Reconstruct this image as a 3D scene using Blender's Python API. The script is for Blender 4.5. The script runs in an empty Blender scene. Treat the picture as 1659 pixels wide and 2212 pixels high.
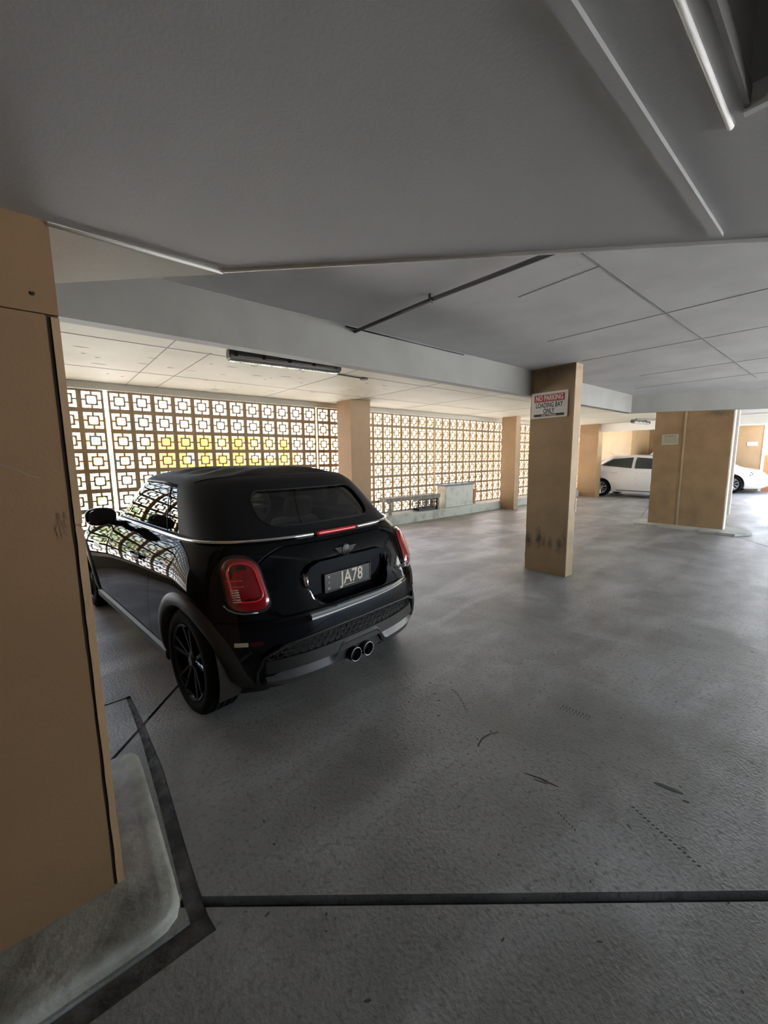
import bpy, bmesh, math, random
from mathutils import Vector, Matrix
from mathutils.bvhtree import BVHTree
PI = math.pi
random.seed(4)
SC = bpy.context.scene
COL = SC.collection

# ------------------------------------------------------------------ camera
CAM_H = 1.462
R = Vector((0.7637434, -0.64543322, -0.0105818)); U = Vector((0.09646905, 0.09791291, 0.99050835)); F = Vector((0.63827089, 0.75751503, -0.13704467))
cd = bpy.data.cameras.new('camera'); cam = bpy.data.objects.new('camera', cd); COL.objects.link(cam)
M = Matrix.Identity(4)
for i in range(3):
    M[i][0] = R[i]; M[i][1] = U[i]; M[i][2] = -F[i]
M.translation = (0, 0, CAM_H)
cam.matrix_world = M
cd.sensor_fit = 'HORIZONTAL'; cd.sensor_width = 36.0; cd.lens = 36.0 * 861.93 / 1659.0
cd.clip_start = 0.02; cd.clip_end = 400
SC.camera = cam
# ------------------------------------------------------------------ world and sun
w = bpy.data.worlds.new('sky'); SC.world = w; w.use_nodes = True
nt = w.node_tree; nt.nodes.clear()
sky = nt.nodes.new('ShaderNodeTexSky'); sky.sky_type = 'NISHITA'; sky.sun_disc = False
sky.sun_elevation = math.radians(52); sky.sun_rotation = math.radians(62); sky.dust_density = 2.5; sky.air_density = 1.0
bg = nt.nodes.new('ShaderNodeBackground'); bg.inputs['Strength'].default_value = 0.40
wo = nt.nodes.new('ShaderNodeOutputWorld')
nt.links.new(sky.outputs[0], bg.inputs[0]); nt.links.new(bg.outputs[0], wo.inputs[0])
sl = bpy.data.lights.new('sun', 'SUN'); sl.energy = 26.0; sl.angle = math.radians(0.6); sl.color = (1, .985, .955)
so = bpy.data.objects.new('sun', sl); COL.objects.link(so)
sd = Vector((math.sin(math.radians(62)) * math.cos(math.radians(52)), math.cos(math.radians(62)) * math.cos(math.radians(52)), math.sin(math.radians(52))))
so.rotation_euler = sd.to_track_quat('Z', 'Y').to_euler()
so.location = sd * 40
SC.view_settings.view_transform = 'Standard'; SC.view_settings.look = 'None'
SC.view_settings.gamma = 1.0; SC.view_settings.use_curve_mapping = False
SC.view_settings.exposure = 2.5
SC.cycles.use_denoising = True
SC.cycles.max_bounces = 10; SC.cycles.diffuse_bounces = 6; SC.cycles.glossy_bounces = 4
SC.cycles.transparent_max_bounces = 12; SC.cycles.transmission_bounces = 6
SC.cycles.sample_clamp_indirect = 6.0; SC.cycles.caustics_reflective = False; SC.cycles.caustics_refractive = False

# ------------------------------------------------------------------ materials
def mat(name, col, rough=.6, metal=0, spec=.5, coat=0, noise=None, bump=None, col2=None, emit=None, rvar=None, sheen=0, trans=0):
    """noise=(scale,detail,lo,hi) mixes col->col2 ; bump=(scale,strength,dist)"""
    m = bpy.data.materials.new(name); m.use_nodes = True
    n = m.node_tree; b = n.nodes['Principled BSDF']
    b.inputs['Base Color'].default_value = (*col, 1); b.inputs['Roughness'].default_value = rough
    b.inputs['Metallic'].default_value = metal; b.inputs['Specular IOR Level'].default_value = spec
    b.inputs['Coat Weight'].default_value = coat; b.inputs['Coat Roughness'].default_value = .03
    if trans: b.inputs['Transmission Weight'].default_value = trans
    if sheen: b.inputs['Sheen Weight'].default_value = sheen
    if emit:
        b.inputs['Emission Color'].default_value = (*emit[:3], 1); b.inputs['Emission Strength'].default_value = emit[3]
    tc = n.nodes.new('ShaderNodeTexCoord')
    if noise:
        t = n.nodes.new('ShaderNodeTexNoise'); t.inputs['Scale'].default_value = noise[0]; t.inputs['Detail'].default_value = noise[1]
        n.links.new(tc.outputs['Object'], t.inputs['Vector'])
        mr = n.nodes.new('ShaderNodeMapRange'); mr.inputs[1].default_value = noise[2]; mr.inputs[2].default_value = noise[3]
        n.links.new(t.outputs[0], mr.inputs[0])
        mx = n.nodes.new('ShaderNodeMix'); mx.data_type = 'RGBA'
        mx.inputs[6].default_value = (*col, 1); mx.inputs[7].default_value = (*(col2 or col), 1)
        n.links.new(mr.outputs[0], mx.inputs[0]); n.links.new(mx.outputs[2], b.inputs['Base Color'])
    if rvar:
        t = n.nodes.new('ShaderNodeTexNoise'); t.inputs['Scale'].default_value = rvar[0]; t.inputs['Detail'].default_value = 5
        n.links.new(tc.outputs['Object'], t.inputs['Vector'])
        mr = n.nodes.new('ShaderNodeMapRange'); mr.inputs[1].default_value = .3; mr.inputs[2].default_value = .7
        mr.inputs[3].default_value = rvar[1]; mr.inputs[4].default_value = rvar[2]
        n.links.new(t.outputs[0], mr.inputs[0]); n.links.new(mr.outputs[0], b.inputs['Roughness'])
    if bump:
        t = n.nodes.new('ShaderNodeTexNoise'); t.inputs['Scale'].default_value = bump[0]; t.inputs['Detail'].default_value = 6
        n.links.new(tc.outputs['Object'], t.inputs['Vector'])
        bp = n.nodes.new('ShaderNodeBump'); bp.inputs['Strength'].default_value = bump[1]; bp.inputs['Distance'].default_value = bump[2]
        n.links.new(t.outputs[0], bp.inputs['Height']); n.links.new(bp.outputs[0], b.inputs['Normal'])
    return m

def floor_mat():
    m = mat('trowelled_concrete', (.2, .2, .2), .5)
    n = m.node_tree; L = n.links; b = n.nodes['Principled BSDF']
    tc = n.nodes.new('ShaderNodeTexCoord')
    def noise(scale, det, sx=1, sy=1, rot=0, dist=0):
        mp = n.nodes.new('ShaderNodeMapping'); mp.inputs['Scale'].default_value = (sx, sy, 1); mp.inputs['Rotation'].default_value = (0, 0, rot)
        L.new(tc.outputs['Object'], mp.inputs[0])
        t = n.nodes.new('ShaderNodeTexNoise'); t.inputs['Scale'].default_value = scale; t.inputs['Detail'].default_value = det
        t.inputs['Distortion'].default_value = dist
        L.new(mp.outputs[0], t.inputs['Vector']); return t.outputs[0]
    def mr(x, a, bb, c, d):
        r = n.nodes.new('ShaderNodeMapRange')
        for i, v in enumerate((a, bb, c, d)): r.inputs[i + 1].default_value = v
        L.new(x, r.inputs[0]); return r.outputs[0]
    def mix(f, a, bcol, mode='MIX'):
        x = n.nodes.new('ShaderNodeMix'); x.data_type = 'RGBA'; x.blend_type = mode
        if isinstance(f, float): x.inputs[0].default_value = f
        else: L.new(f, x.inputs[0])
        for i, v in ((6, a), (7, bcol)):
            if isinstance(v, tuple): x.inputs[i].default_value = (*v, 1)
            else: L.new(v, x.inputs[i])
        return x.outputs[2]
    big = noise(.55, 5, 1, 1, .7, .6); med = noise(2.2, 8, 1, .45, .7, .8); fine = noise(45, 4); wisp = noise(1.5, 8, .6, 1.5, -.68, .5); cloud = noise(1.1, 7, 1, 1, .3, .2)
    c = mix(mr(big, .35, .68, 0, 1), (.19, .186, .172), (.29, .287, .275))
    c = mix(mr(med, .42, .7, 0, .75), c, (.34, .337, .325))
    c = mix(mr(wisp, .47, .72, 0, .8), c, (.46, .465, .47))
    c = mix(mr(cloud, .50, .70, 0, .7), c, (.17, .165, .155))
    c = mix(mr(fine, .52, .72, 0, .7), c, (.13, .127, .115))
    dirt = noise(3.2, 6, 1, 1, 0, .3)
    c = mix(mr(dirt, .6, .78, 0, .5), c, (.125, .115, .097))
    b.inputs['Specular IOR Level'].default_value = .75
    L.new(c, b.inputs['Base Color'])
    L.new(mr(wisp, .25, .85, .50, .33), b.inputs['Roughness'])
    h1 = noise(6, 7, 1, .75, .7, .5); h2 = noise(70, 3); pit = n.nodes.new('ShaderNodeTexVoronoi'); pit.inputs['Scale'].default_value = 5.5
    L.new(tc.outputs['Object'], pit.inputs['Vector'])
    pits = mr(pit.outputs['Distance'], .0, .05, -1, 0)
    add = n.nodes.new('ShaderNodeMath'); add.operation = 'MULTIPLY_ADD'; L.new(h2, add.inputs[0]); add.inputs[1].default_value = .8; L.new(h1, add.inputs[2])
    ad2 = n.nodes.new('ShaderNodeMath'); ad2.operation = 'MULTIPLY_ADD'; L.new(pits, ad2.inputs[0]); ad2.inputs[1].default_value = .6; L.new(add.outputs[0], ad2.inputs[2])
    bp = n.nodes.new('ShaderNodeBump'); bp.inputs['Strength'].default_value = .6; bp.inputs['Distance'].default_value = .006
    L.new(ad2.outputs[0], bp.inputs['Height']); L.new(bp.outputs[0], b.inputs['Normal'])
    return m

def glass_mat(name, tint, refl=1.5, extra=0.0):
    m = bpy.data.materials.new(name); m.use_nodes = True; n = m.node_tree; n.nodes.clear()
    o = n.nodes.new('ShaderNodeOutputMaterial'); t = n.nodes.new('ShaderNodeBsdfTransparent'); t.inputs[0].default_value = (*tint, 1)
    g = n.nodes.new('ShaderNodeBsdfGlossy'); g.inputs['Roughness'].default_value = .01
    f = n.nodes.new('ShaderNodeFresnel'); f.inputs[0].default_value = refl
    a = n.nodes.new('ShaderNodeMath'); a.operation = 'ADD'; a.inputs[1].default_value = extra; a.use_clamp = True
    x = n.nodes.new('ShaderNodeMixShader')
    n.links.new(f.outputs[0], a.inputs[0]); n.links.new(a.outputs[0], x.inputs[0]); n.links.new(t.outputs[0], x.inputs[1]); n.links.new(g.outputs[0], x.inputs[2]); n.links.new(x.outputs[0], o.inputs[0])
    return m

MT = dict(
    floor=floor_mat(),
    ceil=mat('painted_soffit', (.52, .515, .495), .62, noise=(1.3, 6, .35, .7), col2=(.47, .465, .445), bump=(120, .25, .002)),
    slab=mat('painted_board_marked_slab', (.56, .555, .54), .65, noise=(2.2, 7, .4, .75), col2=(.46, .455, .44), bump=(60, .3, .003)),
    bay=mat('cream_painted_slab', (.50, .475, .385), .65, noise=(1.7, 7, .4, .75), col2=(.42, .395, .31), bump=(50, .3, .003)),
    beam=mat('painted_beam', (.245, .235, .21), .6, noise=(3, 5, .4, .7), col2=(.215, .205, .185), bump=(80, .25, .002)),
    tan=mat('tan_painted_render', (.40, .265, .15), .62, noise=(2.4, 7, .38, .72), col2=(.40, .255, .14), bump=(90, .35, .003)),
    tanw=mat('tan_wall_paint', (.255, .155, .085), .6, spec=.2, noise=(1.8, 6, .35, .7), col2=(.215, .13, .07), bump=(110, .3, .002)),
    pil=mat('tan_pillar_paint', (.35, .225, .115), .6, noise=(3, 7, .42, .75), col2=(.30, .20, .11), bump=(40, .4, .004)),
    side=mat('pale_pillar_side', (.40, .31, .20), .6, noise=(5, 7, .4, .7), col2=(.47, .35, .21), bump=(60, .4, .003)),
    block=mat('breeze_block_paint', (.33, .225, .12), .75, bump=(90, .3, .002)),
    mortar=mat('breeze_mortar', (.33, .23, .125), .85, bump=(60, .4, .003)),
    ledge=mat('worn_cream_ledge', (.50, .50, .44), .65, noise=(4, 7, .5, .7), col2=(.30, .29, .25), bump=(40, .5, .005)),
    curb=mat('weathered_curb', (.40, .395, .35), .5, noise=(6, 9, .40, .72), col2=(.12, .117, .095), bump=(28, .7, .008)),
    muck=mat('gutter_muck', (.15, .14, .125), .6, noise=(9, 9, .38, .6), col2=(.03, .028, .024), bump=(40, .9, .01)),
    dark_muck=mat('channel_dirt', (.03, .026, .02), .8, noise=(14, 8, .4, .7), col2=(.07, .055, .04), bump=(40, .9, .01)),
    joint=mat('joint_sealant', (.26, .25, .235), .8),
    white=mat('white_trim', (.84, .82, .76), .55),
    black=mat('black_plastic', (.012, .012, .013), .45),
    darkgap=mat('dark_crack', (.02, .015, .01), .9),
    paint=mat('black_car_paint', (.0035, .004, .0055), .4, 0, 0, .42),
    clad=mat('satin_grey_cladding', (.018, .0175, .0165), .45, 0, .3, bump=(400, .1, .0005)),
    fabric=mat('black_soft_top', (.004, .0047, .0075), .62, 0, .3, bump=(900, .3, .0006)),
    chrome=mat('chrome', (.75, .76, .78), .10, 1),
    satin=mat('satin_silver', (.36, .37, .38), .28, 1),
    tyre=mat('tyre_rubber', (.008, .008, .008), .9, 0, .1, bump=(60, .2, .001)),
    rim=mat('gloss_black_rim', (.003, .003, .0035), .3, 0, 0, .35),
    grey=mat('grey_metal', (.06, .06, .062), .4, .7),
    lens=mat('red_lens', (.24, .004, .008), .12, 0, .6, 1),
    lens2=mat('bright_red_lens', (.75, .02, .035), .15, 0, .5, 1),
    lens3=mat('dark_red_lens', (.05, .003, .005), .15, 0, .5, 1),
    reflx=mat('pale_reflector', (.55, .5, .4), .3, .3),
    seat=mat('dark_leather', (.02, .02, .022), .5),
    dash=mat('dashboard', (.03, .03, .032), .6),
    plate=mat('black_plate', (.035, .033, .03), .35, bump=(500, .2, .0005)),
    plateink=mat('plate_letters', (.62, .57, .47), .5),
    glass=glass_mat('car_glass', (.62, .66, .64), 1.5, .03),
    rglass=glass_mat('rear_window_film', (.55, .60, .60), 1.5, .09),
    wpaint=mat('white_car_paint', (.64, .645, .66), .25, 0, .5, .6),
    wglass=mat('dark_window', (.025, .035, .035), .08, 0, .25, .25),
    wheelsil=mat('silver_wheel', (.55, .56, .58), .3, .8),
    headl=mat('headlamp', (.5, .55, .6), .08, .3, .8, 1),
    signw=mat('sign_white', (.66, .65, .63), .45),
    signr=mat('sign_red', (.42, .025, .03), .45),
    signk=mat('sign_black', (.015, .015, .015), .45),
    signy=mat('faded_sign', (.50, .46, .33), .5, noise=(60, 4, .4, .6), col2=(.42, .39, .29)),
    signd=mat('faded_ink', (.20, .19, .13), .6),
    diff=mat('lamp_diffuser', (.88, .87, .83), .18, 0, .8, trans=.6),
    lbase=mat('lamp_grey', (.10, .10, .10), .5),
    conduit=mat('grey_conduit', (.09, .088, .085), .5),
    wood=mat('weathered_bench', (.25, .22, .18), .7, noise=(14, 6, .4, .7), col2=(.14, .12, .1)),
    boxw=mat('old_white_box', (.52, .52, .46), .6, noise=(6, 6, .5, .72), col2=(.35, .36, .33), bump=(30, .3, .004)),
    lid=mat('slate_lid', (.10, .115, .14), .5),
    terra=mat('terracotta', (.45, .19, .11), .7),
    yel=mat('yellow_house_render', (.62, .27, .012), .8),
    pink=mat('apricot_render', (.50, .22, .07), .8),
    wht=mat('white_render', (.8, .8, .78), .7),
    roof=mat('roof_tiles', (.55, .40, .30), .8),
    shade=mat('house_glass', (.05, .08, .1), .1),
    leaf=mat('foliage', (.12, .20, .07), .6, noise=(5, 5, .4, .6), col2=(.25, .33, .14)),
    bark=mat('bark', (.12, .08, .05), .8),
    ground=mat('pale_concrete_ground', (.47, .48, .49), .85, noise=(.8, 5, .4, .7), col2=(.38, .39, .40)),
    brick=mat('orange_brick', (.50, .20, .08), .8, noise=(6, 5, .4, .7), col2=(.42, .16, .07)),
)

# ------------------------------------------------------------------ helpers
def link(name, me, m, parent=None, smooth=False, angle=None):
    o = bpy.data.objects.new(name, me); COL.objects.link(o)
    if m is not None:
        me.materials.clear(); me.materials.append(m if not isinstance(m, str) else MT[m])
    if parent is not None: o.parent = parent
    if smooth:
        me.polygons.foreach_set('use_smooth', [True] * len(me.polygons))
        if angle:
            try: me.set_sharp_from_angle(angle=math.radians(angle))
            except Exception: pass
    me.update()
    return o
def obj(name, bm, m, parent=None, smooth=False, angle=None, norm=True):
    if norm: bmesh.ops.recalc_face_normals(bm, faces=bm.faces)
    me = bpy.data.meshes.new(name); bm.to_mesh(me); bm.free()
    return link(name, me, m, parent, smooth, angle)
def tag(o, label=None, cat=None, group=None, kind=None):
    for k, v in (('label', label), ('category', cat), ('group', group), ('kind', kind)):
        if v: o[k] = v
    return o
def empty(name, loc=(0, 0, 0), rz=0, **k):
    o = bpy.data.objects.new(name, None); COL.objects.link(o); o.location = loc; o.rotation_euler = (0, 0, rz); o.empty_display_size = .2
    return tag(o, **k)
def box(bm, x0, x1, y0, y1, z0, z1, rot=None, bev=0):
    vs = [bm.verts.new((x, y, z)) for z in (z0, z1) for y in (y0, y1) for x in (x0, x1)]
    if rot:
        for v in vs: v.co = rot @ v.co
    fs = [bm.faces.new([vs[i] for i in f]) for f in ((0, 1, 3, 2), (4, 6, 7, 5), (0, 4, 5, 1), (2, 3, 7, 6), (0, 2, 6, 4), (1, 5, 7, 3))]
    if bev:
        es = list({e for f in fs for e in f.edges})
        bmesh.ops.bevel(bm, geom=es, offset=bev, segments=2, affect='EDGES', profile=.6)
    return vs
def BM(*boxes, bev=0):
    bm = bmesh.new()
    for b in boxes: box(bm, *b, bev=bev)
    return bm
def prism(bm, pts, lo, hi, axis='z'):
    """extrude a 2D polygon: axis z -> pts (x,y); y -> pts (x,z); x -> pts (y,z)"""
    def P(a, b, c): return {'z': (a, b, c), 'y': (a, c, b), 'x': (c, a, b)}[axis]
    A = [bm.verts.new(P(a, b, lo)) for a, b in pts]; B = [bm.verts.new(P(a, b, hi)) for a, b in pts]
    bm.faces.new(A); bm.faces.new(B[::-1])
    n = len(pts)
    for i in range(n): bm.faces.new((A[i], A[(i + 1) % n], B[(i + 1) % n], B[i]))
def cyl(bm, p0, p1, r0, r1=None, n=16, cap=True):
    p0 = Vector(p0); p1 = Vector(p1); r1 = r0 if r1 is None else r1
    d = (p1 - p0).normalized(); a = d.orthogonal().normalized(); b = d.cross(a)
    A = [bm.verts.new(p0 + r0 * (a * math.cos(t) + b * math.sin(t))) for t in [2 * PI * i / n for i in range(n)]]
    B = [bm.verts.new(p1 + r1 * (a * math.cos(t) + b * math.sin(t))) for t in [2 * PI * i / n for i in range(n)]]
    for i in range(n): bm.faces.new((A[i], A[(i + 1) % n], B[(i + 1) % n], B[i]))
    if cap: bm.faces.new(A[::-1]); bm.faces.new(B)
def tube(bm, pts, r, n=8, flat=1.0, closed=False):
    pts = [Vector(p) for p in pts]; rings = []; N = len(pts); a0 = None
    for i, p in enumerate(pts):
        if closed: d = pts[(i + 1) % N] - pts[i - 1]
        else: d = pts[min(i + 1, N - 1)] - pts[max(i - 1, 0)]
        d.normalize()
        up = Vector((0, 0, 1)) if abs(d.z) < .95 else Vector((0, 1, 0))
        a = d.cross(up).normalized(); b = a.cross(d)
        rings.append([bm.verts.new(p + r * (a * math.cos(2 * PI * k / n) * flat + b * math.sin(2 * PI * k / n))) for k in range(n)])
    for i in range(N if closed else N - 1):
        A, B = rings[i], rings[(i + 1) % N]
        for k in range(n): bm.faces.new((A[k], A[(k + 1) % n], B[(k + 1) % n], B[k]))
    if not closed: bm.faces.new(rings[0][::-1]); bm.faces.new(rings[-1])
def lathe(bm, prof, n=48, axis='y', c=(0, 0, 0), closed=False):
    """prof: list of (offset along axis, radius)"""
    rings = []
    for h, r in prof:
        rings.append([bm.verts.new((c[0] + r * math.cos(t), c[1] + h, c[2] + r * math.sin(t)) if axis == 'y' else (c[0] + h, c[1] + r * math.cos(t), c[2] + r * math.sin(t)) if axis == 'x' else (c[0] + r * math.cos(t), c[1] + r * math.sin(t), c[2] + h)) for t in [2 * PI * i / n for i in range(n)]])
    m = len(rings)
    for j in range(m if closed else m - 1):
        A, B = rings[j], rings[(j + 1) % m]
        for i in range(n): bm.faces.new((A[i], A[(i + 1) % n], B[(i + 1) % n], B[i]))
    if not closed:
        if prof[0][1] > 1e-4: bm.faces.new(rings[0])
        if prof[-1][1] > 1e-4: bm.faces.new(rings[-1][::-1])
    bmesh.ops.remove_doubles(bm, verts=bm.verts, dist=1e-5)
def tmpobj(bm):
    bmesh.ops.recalc_face_normals(bm, faces=bm.faces)
    me = bpy.data.meshes.new('tmp'); bm.to_mesh(me); bm.free()
    o = bpy.data.objects.new('tmp', me); COL.objects.link(o); return o
def boolean(me, ops, solidify=None):
    """ops: list of (operation, bmesh cutter); returns a new mesh"""
    o = bpy.data.objects.new('tmp', me); COL.objects.link(o); cut = []
    if solidify:
        s = o.modifiers.new('s', 'SOLIDIFY'); s.thickness = solidify; s.offset = -1; s.use_rim = True
    for op, bm in ops:
        c = tmpobj(bm.copy()); cut.append(c)
        b = o.modifiers.new('b', 'BOOLEAN'); b.operation = op; b.object = c; b.solver = 'EXACT'
    bpy.context.view_layer.update()
    dg = bpy.context.evaluated_depsgraph_get()
    out = bpy.data.meshes.new_from_object(o.evaluated_get(dg))
    for c in cut + [o]:
        m_ = c.data; bpy.data.objects.remove(c)
        if m_ is not me: bpy.data.meshes.remove(m_)
    return out
def text(body, size, m, parent, name='lettering', loc=(0, 0, 0), rot=(0, 0, 0), sx=1.0, depth=.001, align='CENTER', bold=0.0, mw=None):
    c = bpy.data.curves.new('t', 'FONT'); c.body = body; c.size = size; c.extrude = depth; c.align_x = align; c.align_y = 'CENTER'; c.offset = bold
    c.resolution_u = 3
    o = bpy.data.objects.new('t', c); COL.objects.link(o); bpy.context.view_layer.update()
    dg = bpy.context.evaluated_depsgraph_get(); me = bpy.data.meshes.new_from_object(o.evaluated_get(dg))
    bpy.data.objects.remove(o)
    me.transform(Matrix.Diagonal((sx, 1, 1, 1)))
    r = link(name, me, m, parent); 
    if mw is not None: r.matrix_local = mw
    else: r.location = loc; r.rotation_euler = rot
    return r

# ------------------------------------------------------------------ floor with its channels and joints
def strip(p, q, wd):
    p = Vector((*p, 0)); q = Vector((*q, 0)); d = (q - p).normalized(); s = Vector((-d.y, d.x, 0)) * wd / 2
    return [(v.x, v.y) for v in (p - s, q - s, q + s, p + s)]
bm = BM((-9, 26, -6, 6.9, -.35, 0))
base = bpy.data.meshes.new('f'); bmesh.ops.recalc_face_normals(bm, faces=bm.faces); bm.to_mesh(base); bm.free()
cuts = []
def groove(pts, depth):
    b = bmesh.new(); prism(b, pts, -depth, .2); cuts.append(('DIFFERENCE', b))
groove(strip((.20, 1.322), (5.6, -3.23), .034), .045)                      # wide channel across the foreground
groove(strip((.05, 2.154), (3.3, 6.05), .019), .03)                         # joint running under the car
groove([(.215, 1.17), (.262, 1.17), (.268, 1.45), (.292, 2.0), (.285, 2.45), (.27, 2.80), (.246, 2.80), (.25, 2.3), (.235, 1.8), (.212, 1.30)], .022)
groove([(-3, 1.165), (.27, 1.158), (.262, 1.235), (-3, 1.245)], .022)
groove(strip((-3, 2.785), (.26, 2.785), .018), .02)
groove(strip((4.9, 5.1), (9.44, 2.86), .012), .015)
groove(strip((9.30, 1.35), (6.2, -.9), .012), .015)
groove(strip((9.30, 1.35), (13, 3.6), .012), .015)
groove(strip((10.6, 3.2), (15, 4.2), .012), .015)
fl = boolean(base, cuts)
floor = link('floor', fl, 'floor'); tag(floor, kind='structure')
# dark muck lying in the wide gutter and channel
def muck(pts, z, name='gutter_dirt', m='muck'):
    b = bmesh.new(); prism(b, pts, z - .012, z); return obj(name, b, m, floor)
muck(strip((.255, 1.275), (5.6, -3.23), .033), -.036, m='dark_muck')
muck([(.216, 1.171), (.261, 1.171), (.267, 1.45), (.291, 2.0), (.284, 2.45), (.269, 2.79), (.247, 2.79), (.251, 2.3), (.236, 1.8), (.213, 1.30)], -.012)
muck([(-3, 1.167), (.2685, 1.16), (.2605, 1.234), (-3, 1.243)], -.0125)
muck(strip((.06, 2.165), (3.3, 6.05), .018), -.025, m='dark_muck')
# gouges and tyre dents worn in the slab
bm = bmesh.new()
def gouge(x, y, l, wd, a, d=.0012):
    pts = [(x + l / 2 * math.cos(t) * math.cos(a) - wd / 2 * math.sin(t) * math.sin(a), y + l / 2 * math.cos(t) * math.sin(a) + wd / 2 * math.sin(t) * math.cos(a)) for t in [2 * PI * i / 12 for i in range(12)]]
    prism(bm, pts, -.004, d)
for k in range(9): gouge(2.19 + .002 * k, .985 - .018 * k, .034, .005, .3)
for k in range(9): gouge(2.16 + .002 * k, .985 - .018 * k, .02, .004, .3)
gouge(1.965, .405, .11, .022, -1.35); gouge(1.94, .335, .025, .01, -1.2)
gouge(1.582, .82, .10, .008, -1.2); gouge(1.597, .76, .08, .008, -1.3); gouge(1.575, .79, .06, .006, -1.2)
for k in range(16): gouge(1.74 - .006 * k, .47 - .016 * k, .012, .006, -1.1)
for k in range(7): gouge(1.48 - .004 * k, .66 - .013 * k, .010, .005, .5)
for k in range(150): gouge(random.uniform(.4, 4.2), random.uniform(-.6, 2.6), random.uniform(.005, .022), random.uniform(.003, .008), random.uniform(0, 3), .0006)
for k in range(9): gouge(1.83 - .004 * k ** 1.5, 1.52 - .022 * k, .022, .006, -1.4, .0005)
for k in range(14): gouge(1.55 + .012 * k, 1.13 - .004 * (k - 6) ** 2 * .12, .014, .010, random.uniform(0, 3), .0005)
o = obj('floor_scar', bm, mat('scar', (.075, .072, .065), .8), floor); o['kind'] = 'stuff'
# curb round the foot of the left wall
bm = bmesh.new()
cp = [(-4, 1.248), (.10, 1.246), (.15, 1.252), (.186, 1.275), (.203, 1.315), (.206, 1.40), (.212, 1.75), (.216, 2.05), (.214, 2.14), (.195, 2.175), (.16, 2.186), (-4, 2.186)]
n = len(cp)
rows = []
cx, cy = -.3, 1.7
for (ins, z) in ((0, -.03), (0, .022), (.006, .034), (.018, .041), (.05, .043)):
    row = []
    for i, (x, y) in enumerate(cp):
        a = Vector((*cp[i - 1], 0)) if i else Vector((-5, y, 0)); b_ = Vector((*cp[(i + 1)], 0)) if i < n - 1 else Vector((-5, y, 0))
        t = (b_ - a).normalized() if i not in (0, n - 1) else Vector((1, 0, 0)) * (1 if i == 0 else -1)
        nn = Vector((-t.y, t.x, 0))
        row.append(bm.verts.new((x + nn.x * ins, y + nn.y * ins, z + (random.uniform(-.002, .002) if z > .01 else 0))))
    rows.append(row)
for a, b_ in zip(rows, rows[1:]):
    for i in range(n - 1): bm.faces.new((a[i], a[i + 1], b_[i + 1], b_[i]))
bm.faces.new(rows[-1]); bm.faces.new([r[0] for r in rows] + [rows[-1][-1]] + [r[-1] for r in rows[::-1][1:]])
o = obj('trim_1', bm, 'curb', None, True, 50); tag(o, 'weathered rounded concrete kerb wrapping the foot of the left tan wall', 'kerb', kind='structure')

# ------------------------------------------------------------------ left wall
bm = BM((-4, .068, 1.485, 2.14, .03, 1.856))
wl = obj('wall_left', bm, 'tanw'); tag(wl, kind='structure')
bm = bmesh.new()   # worn front coat whose right edge is slightly ragged
zs = [.02 + i * (1.836 / 40) for i in range(41)]
pts = [(-4, .02), (-4, 1.852)] + [(.043 + (random.uniform(-.0025, .0015) if z < 1.3 else -.004), z) for z in zs[::-1]]
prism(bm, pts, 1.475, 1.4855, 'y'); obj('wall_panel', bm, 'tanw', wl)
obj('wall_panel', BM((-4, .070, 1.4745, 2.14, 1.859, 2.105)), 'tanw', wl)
bm = bmesh.new()
pts = [(.0525 + random.uniform(-.001, .001), z) for z in zs[:28]] + [(.0535, 1.27)] + [(.0715 + random.uniform(-.0015, .001), z) for z in zs[:28][::-1]]
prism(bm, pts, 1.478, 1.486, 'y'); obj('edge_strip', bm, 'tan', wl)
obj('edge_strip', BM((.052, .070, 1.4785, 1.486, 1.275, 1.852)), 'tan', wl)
obj('edge_gap', BM((.0435, .0515, 1.4835, 1.4856, .03, 1.855)), 'darkgap', wl)
bm = bmesh.new(); tube(bm, [(-.09, 1.4748, 1.452), (-.07, 1.4748, 1.443), (-.056, 1.4748, 1.436), (-.038, 1.4748, 1.423), (-.025, 1.4748, 1.417), (-.012, 1.4748, 1.413)], .0008, 4); obj('hairline_crack', bm, 'joint', wl)
bm = bmesh.new()
for k in range(10): cyl(bm, (.018 + random.uniform(-.012, .018), 1.4747, 1.275 + random.uniform(-.045, .045)), (.018 + random.uniform(-.02, .018), 1.4747, 1.275 + random.uniform(-.045, .045)), .0009, n=4)
o = obj('scuff_mark', bm, mat('scuff', (.12, .08, .05), .8), wl); o['kind'] = 'stuff'
bm = bmesh.new(); cyl(bm, (.02, 1.470, 1.905), (.02, 1.476, 1.905), .0045, n=8); obj('screw_hole', bm, 'darkgap', wl)

o = obj('wall_behind_light_stop', BM((-9, 4.6, -6.2, -6, -.02, 2.49)), 'tanw'); tag(o, kind='structure')  # unseen wall, added to hold back light from behind the camera
o = obj('wall_side', BM((-9.2, -9, -6.2, 7.0, -.02, 2.49)), 'tanw'); tag(o, kind='structure')
# ------------------------------------------------------------------ ceilings
ceil = obj('ceiling', BM((-9, 18.4, -6, 6.95, 2.49, 2.75)), 'slab'); tag(ceil, kind='structure')
obj('bay_slab', BM((-9, 18.4, 2.78, 6.95, 2.484, 2.49)), 'bay', ceil)
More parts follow.
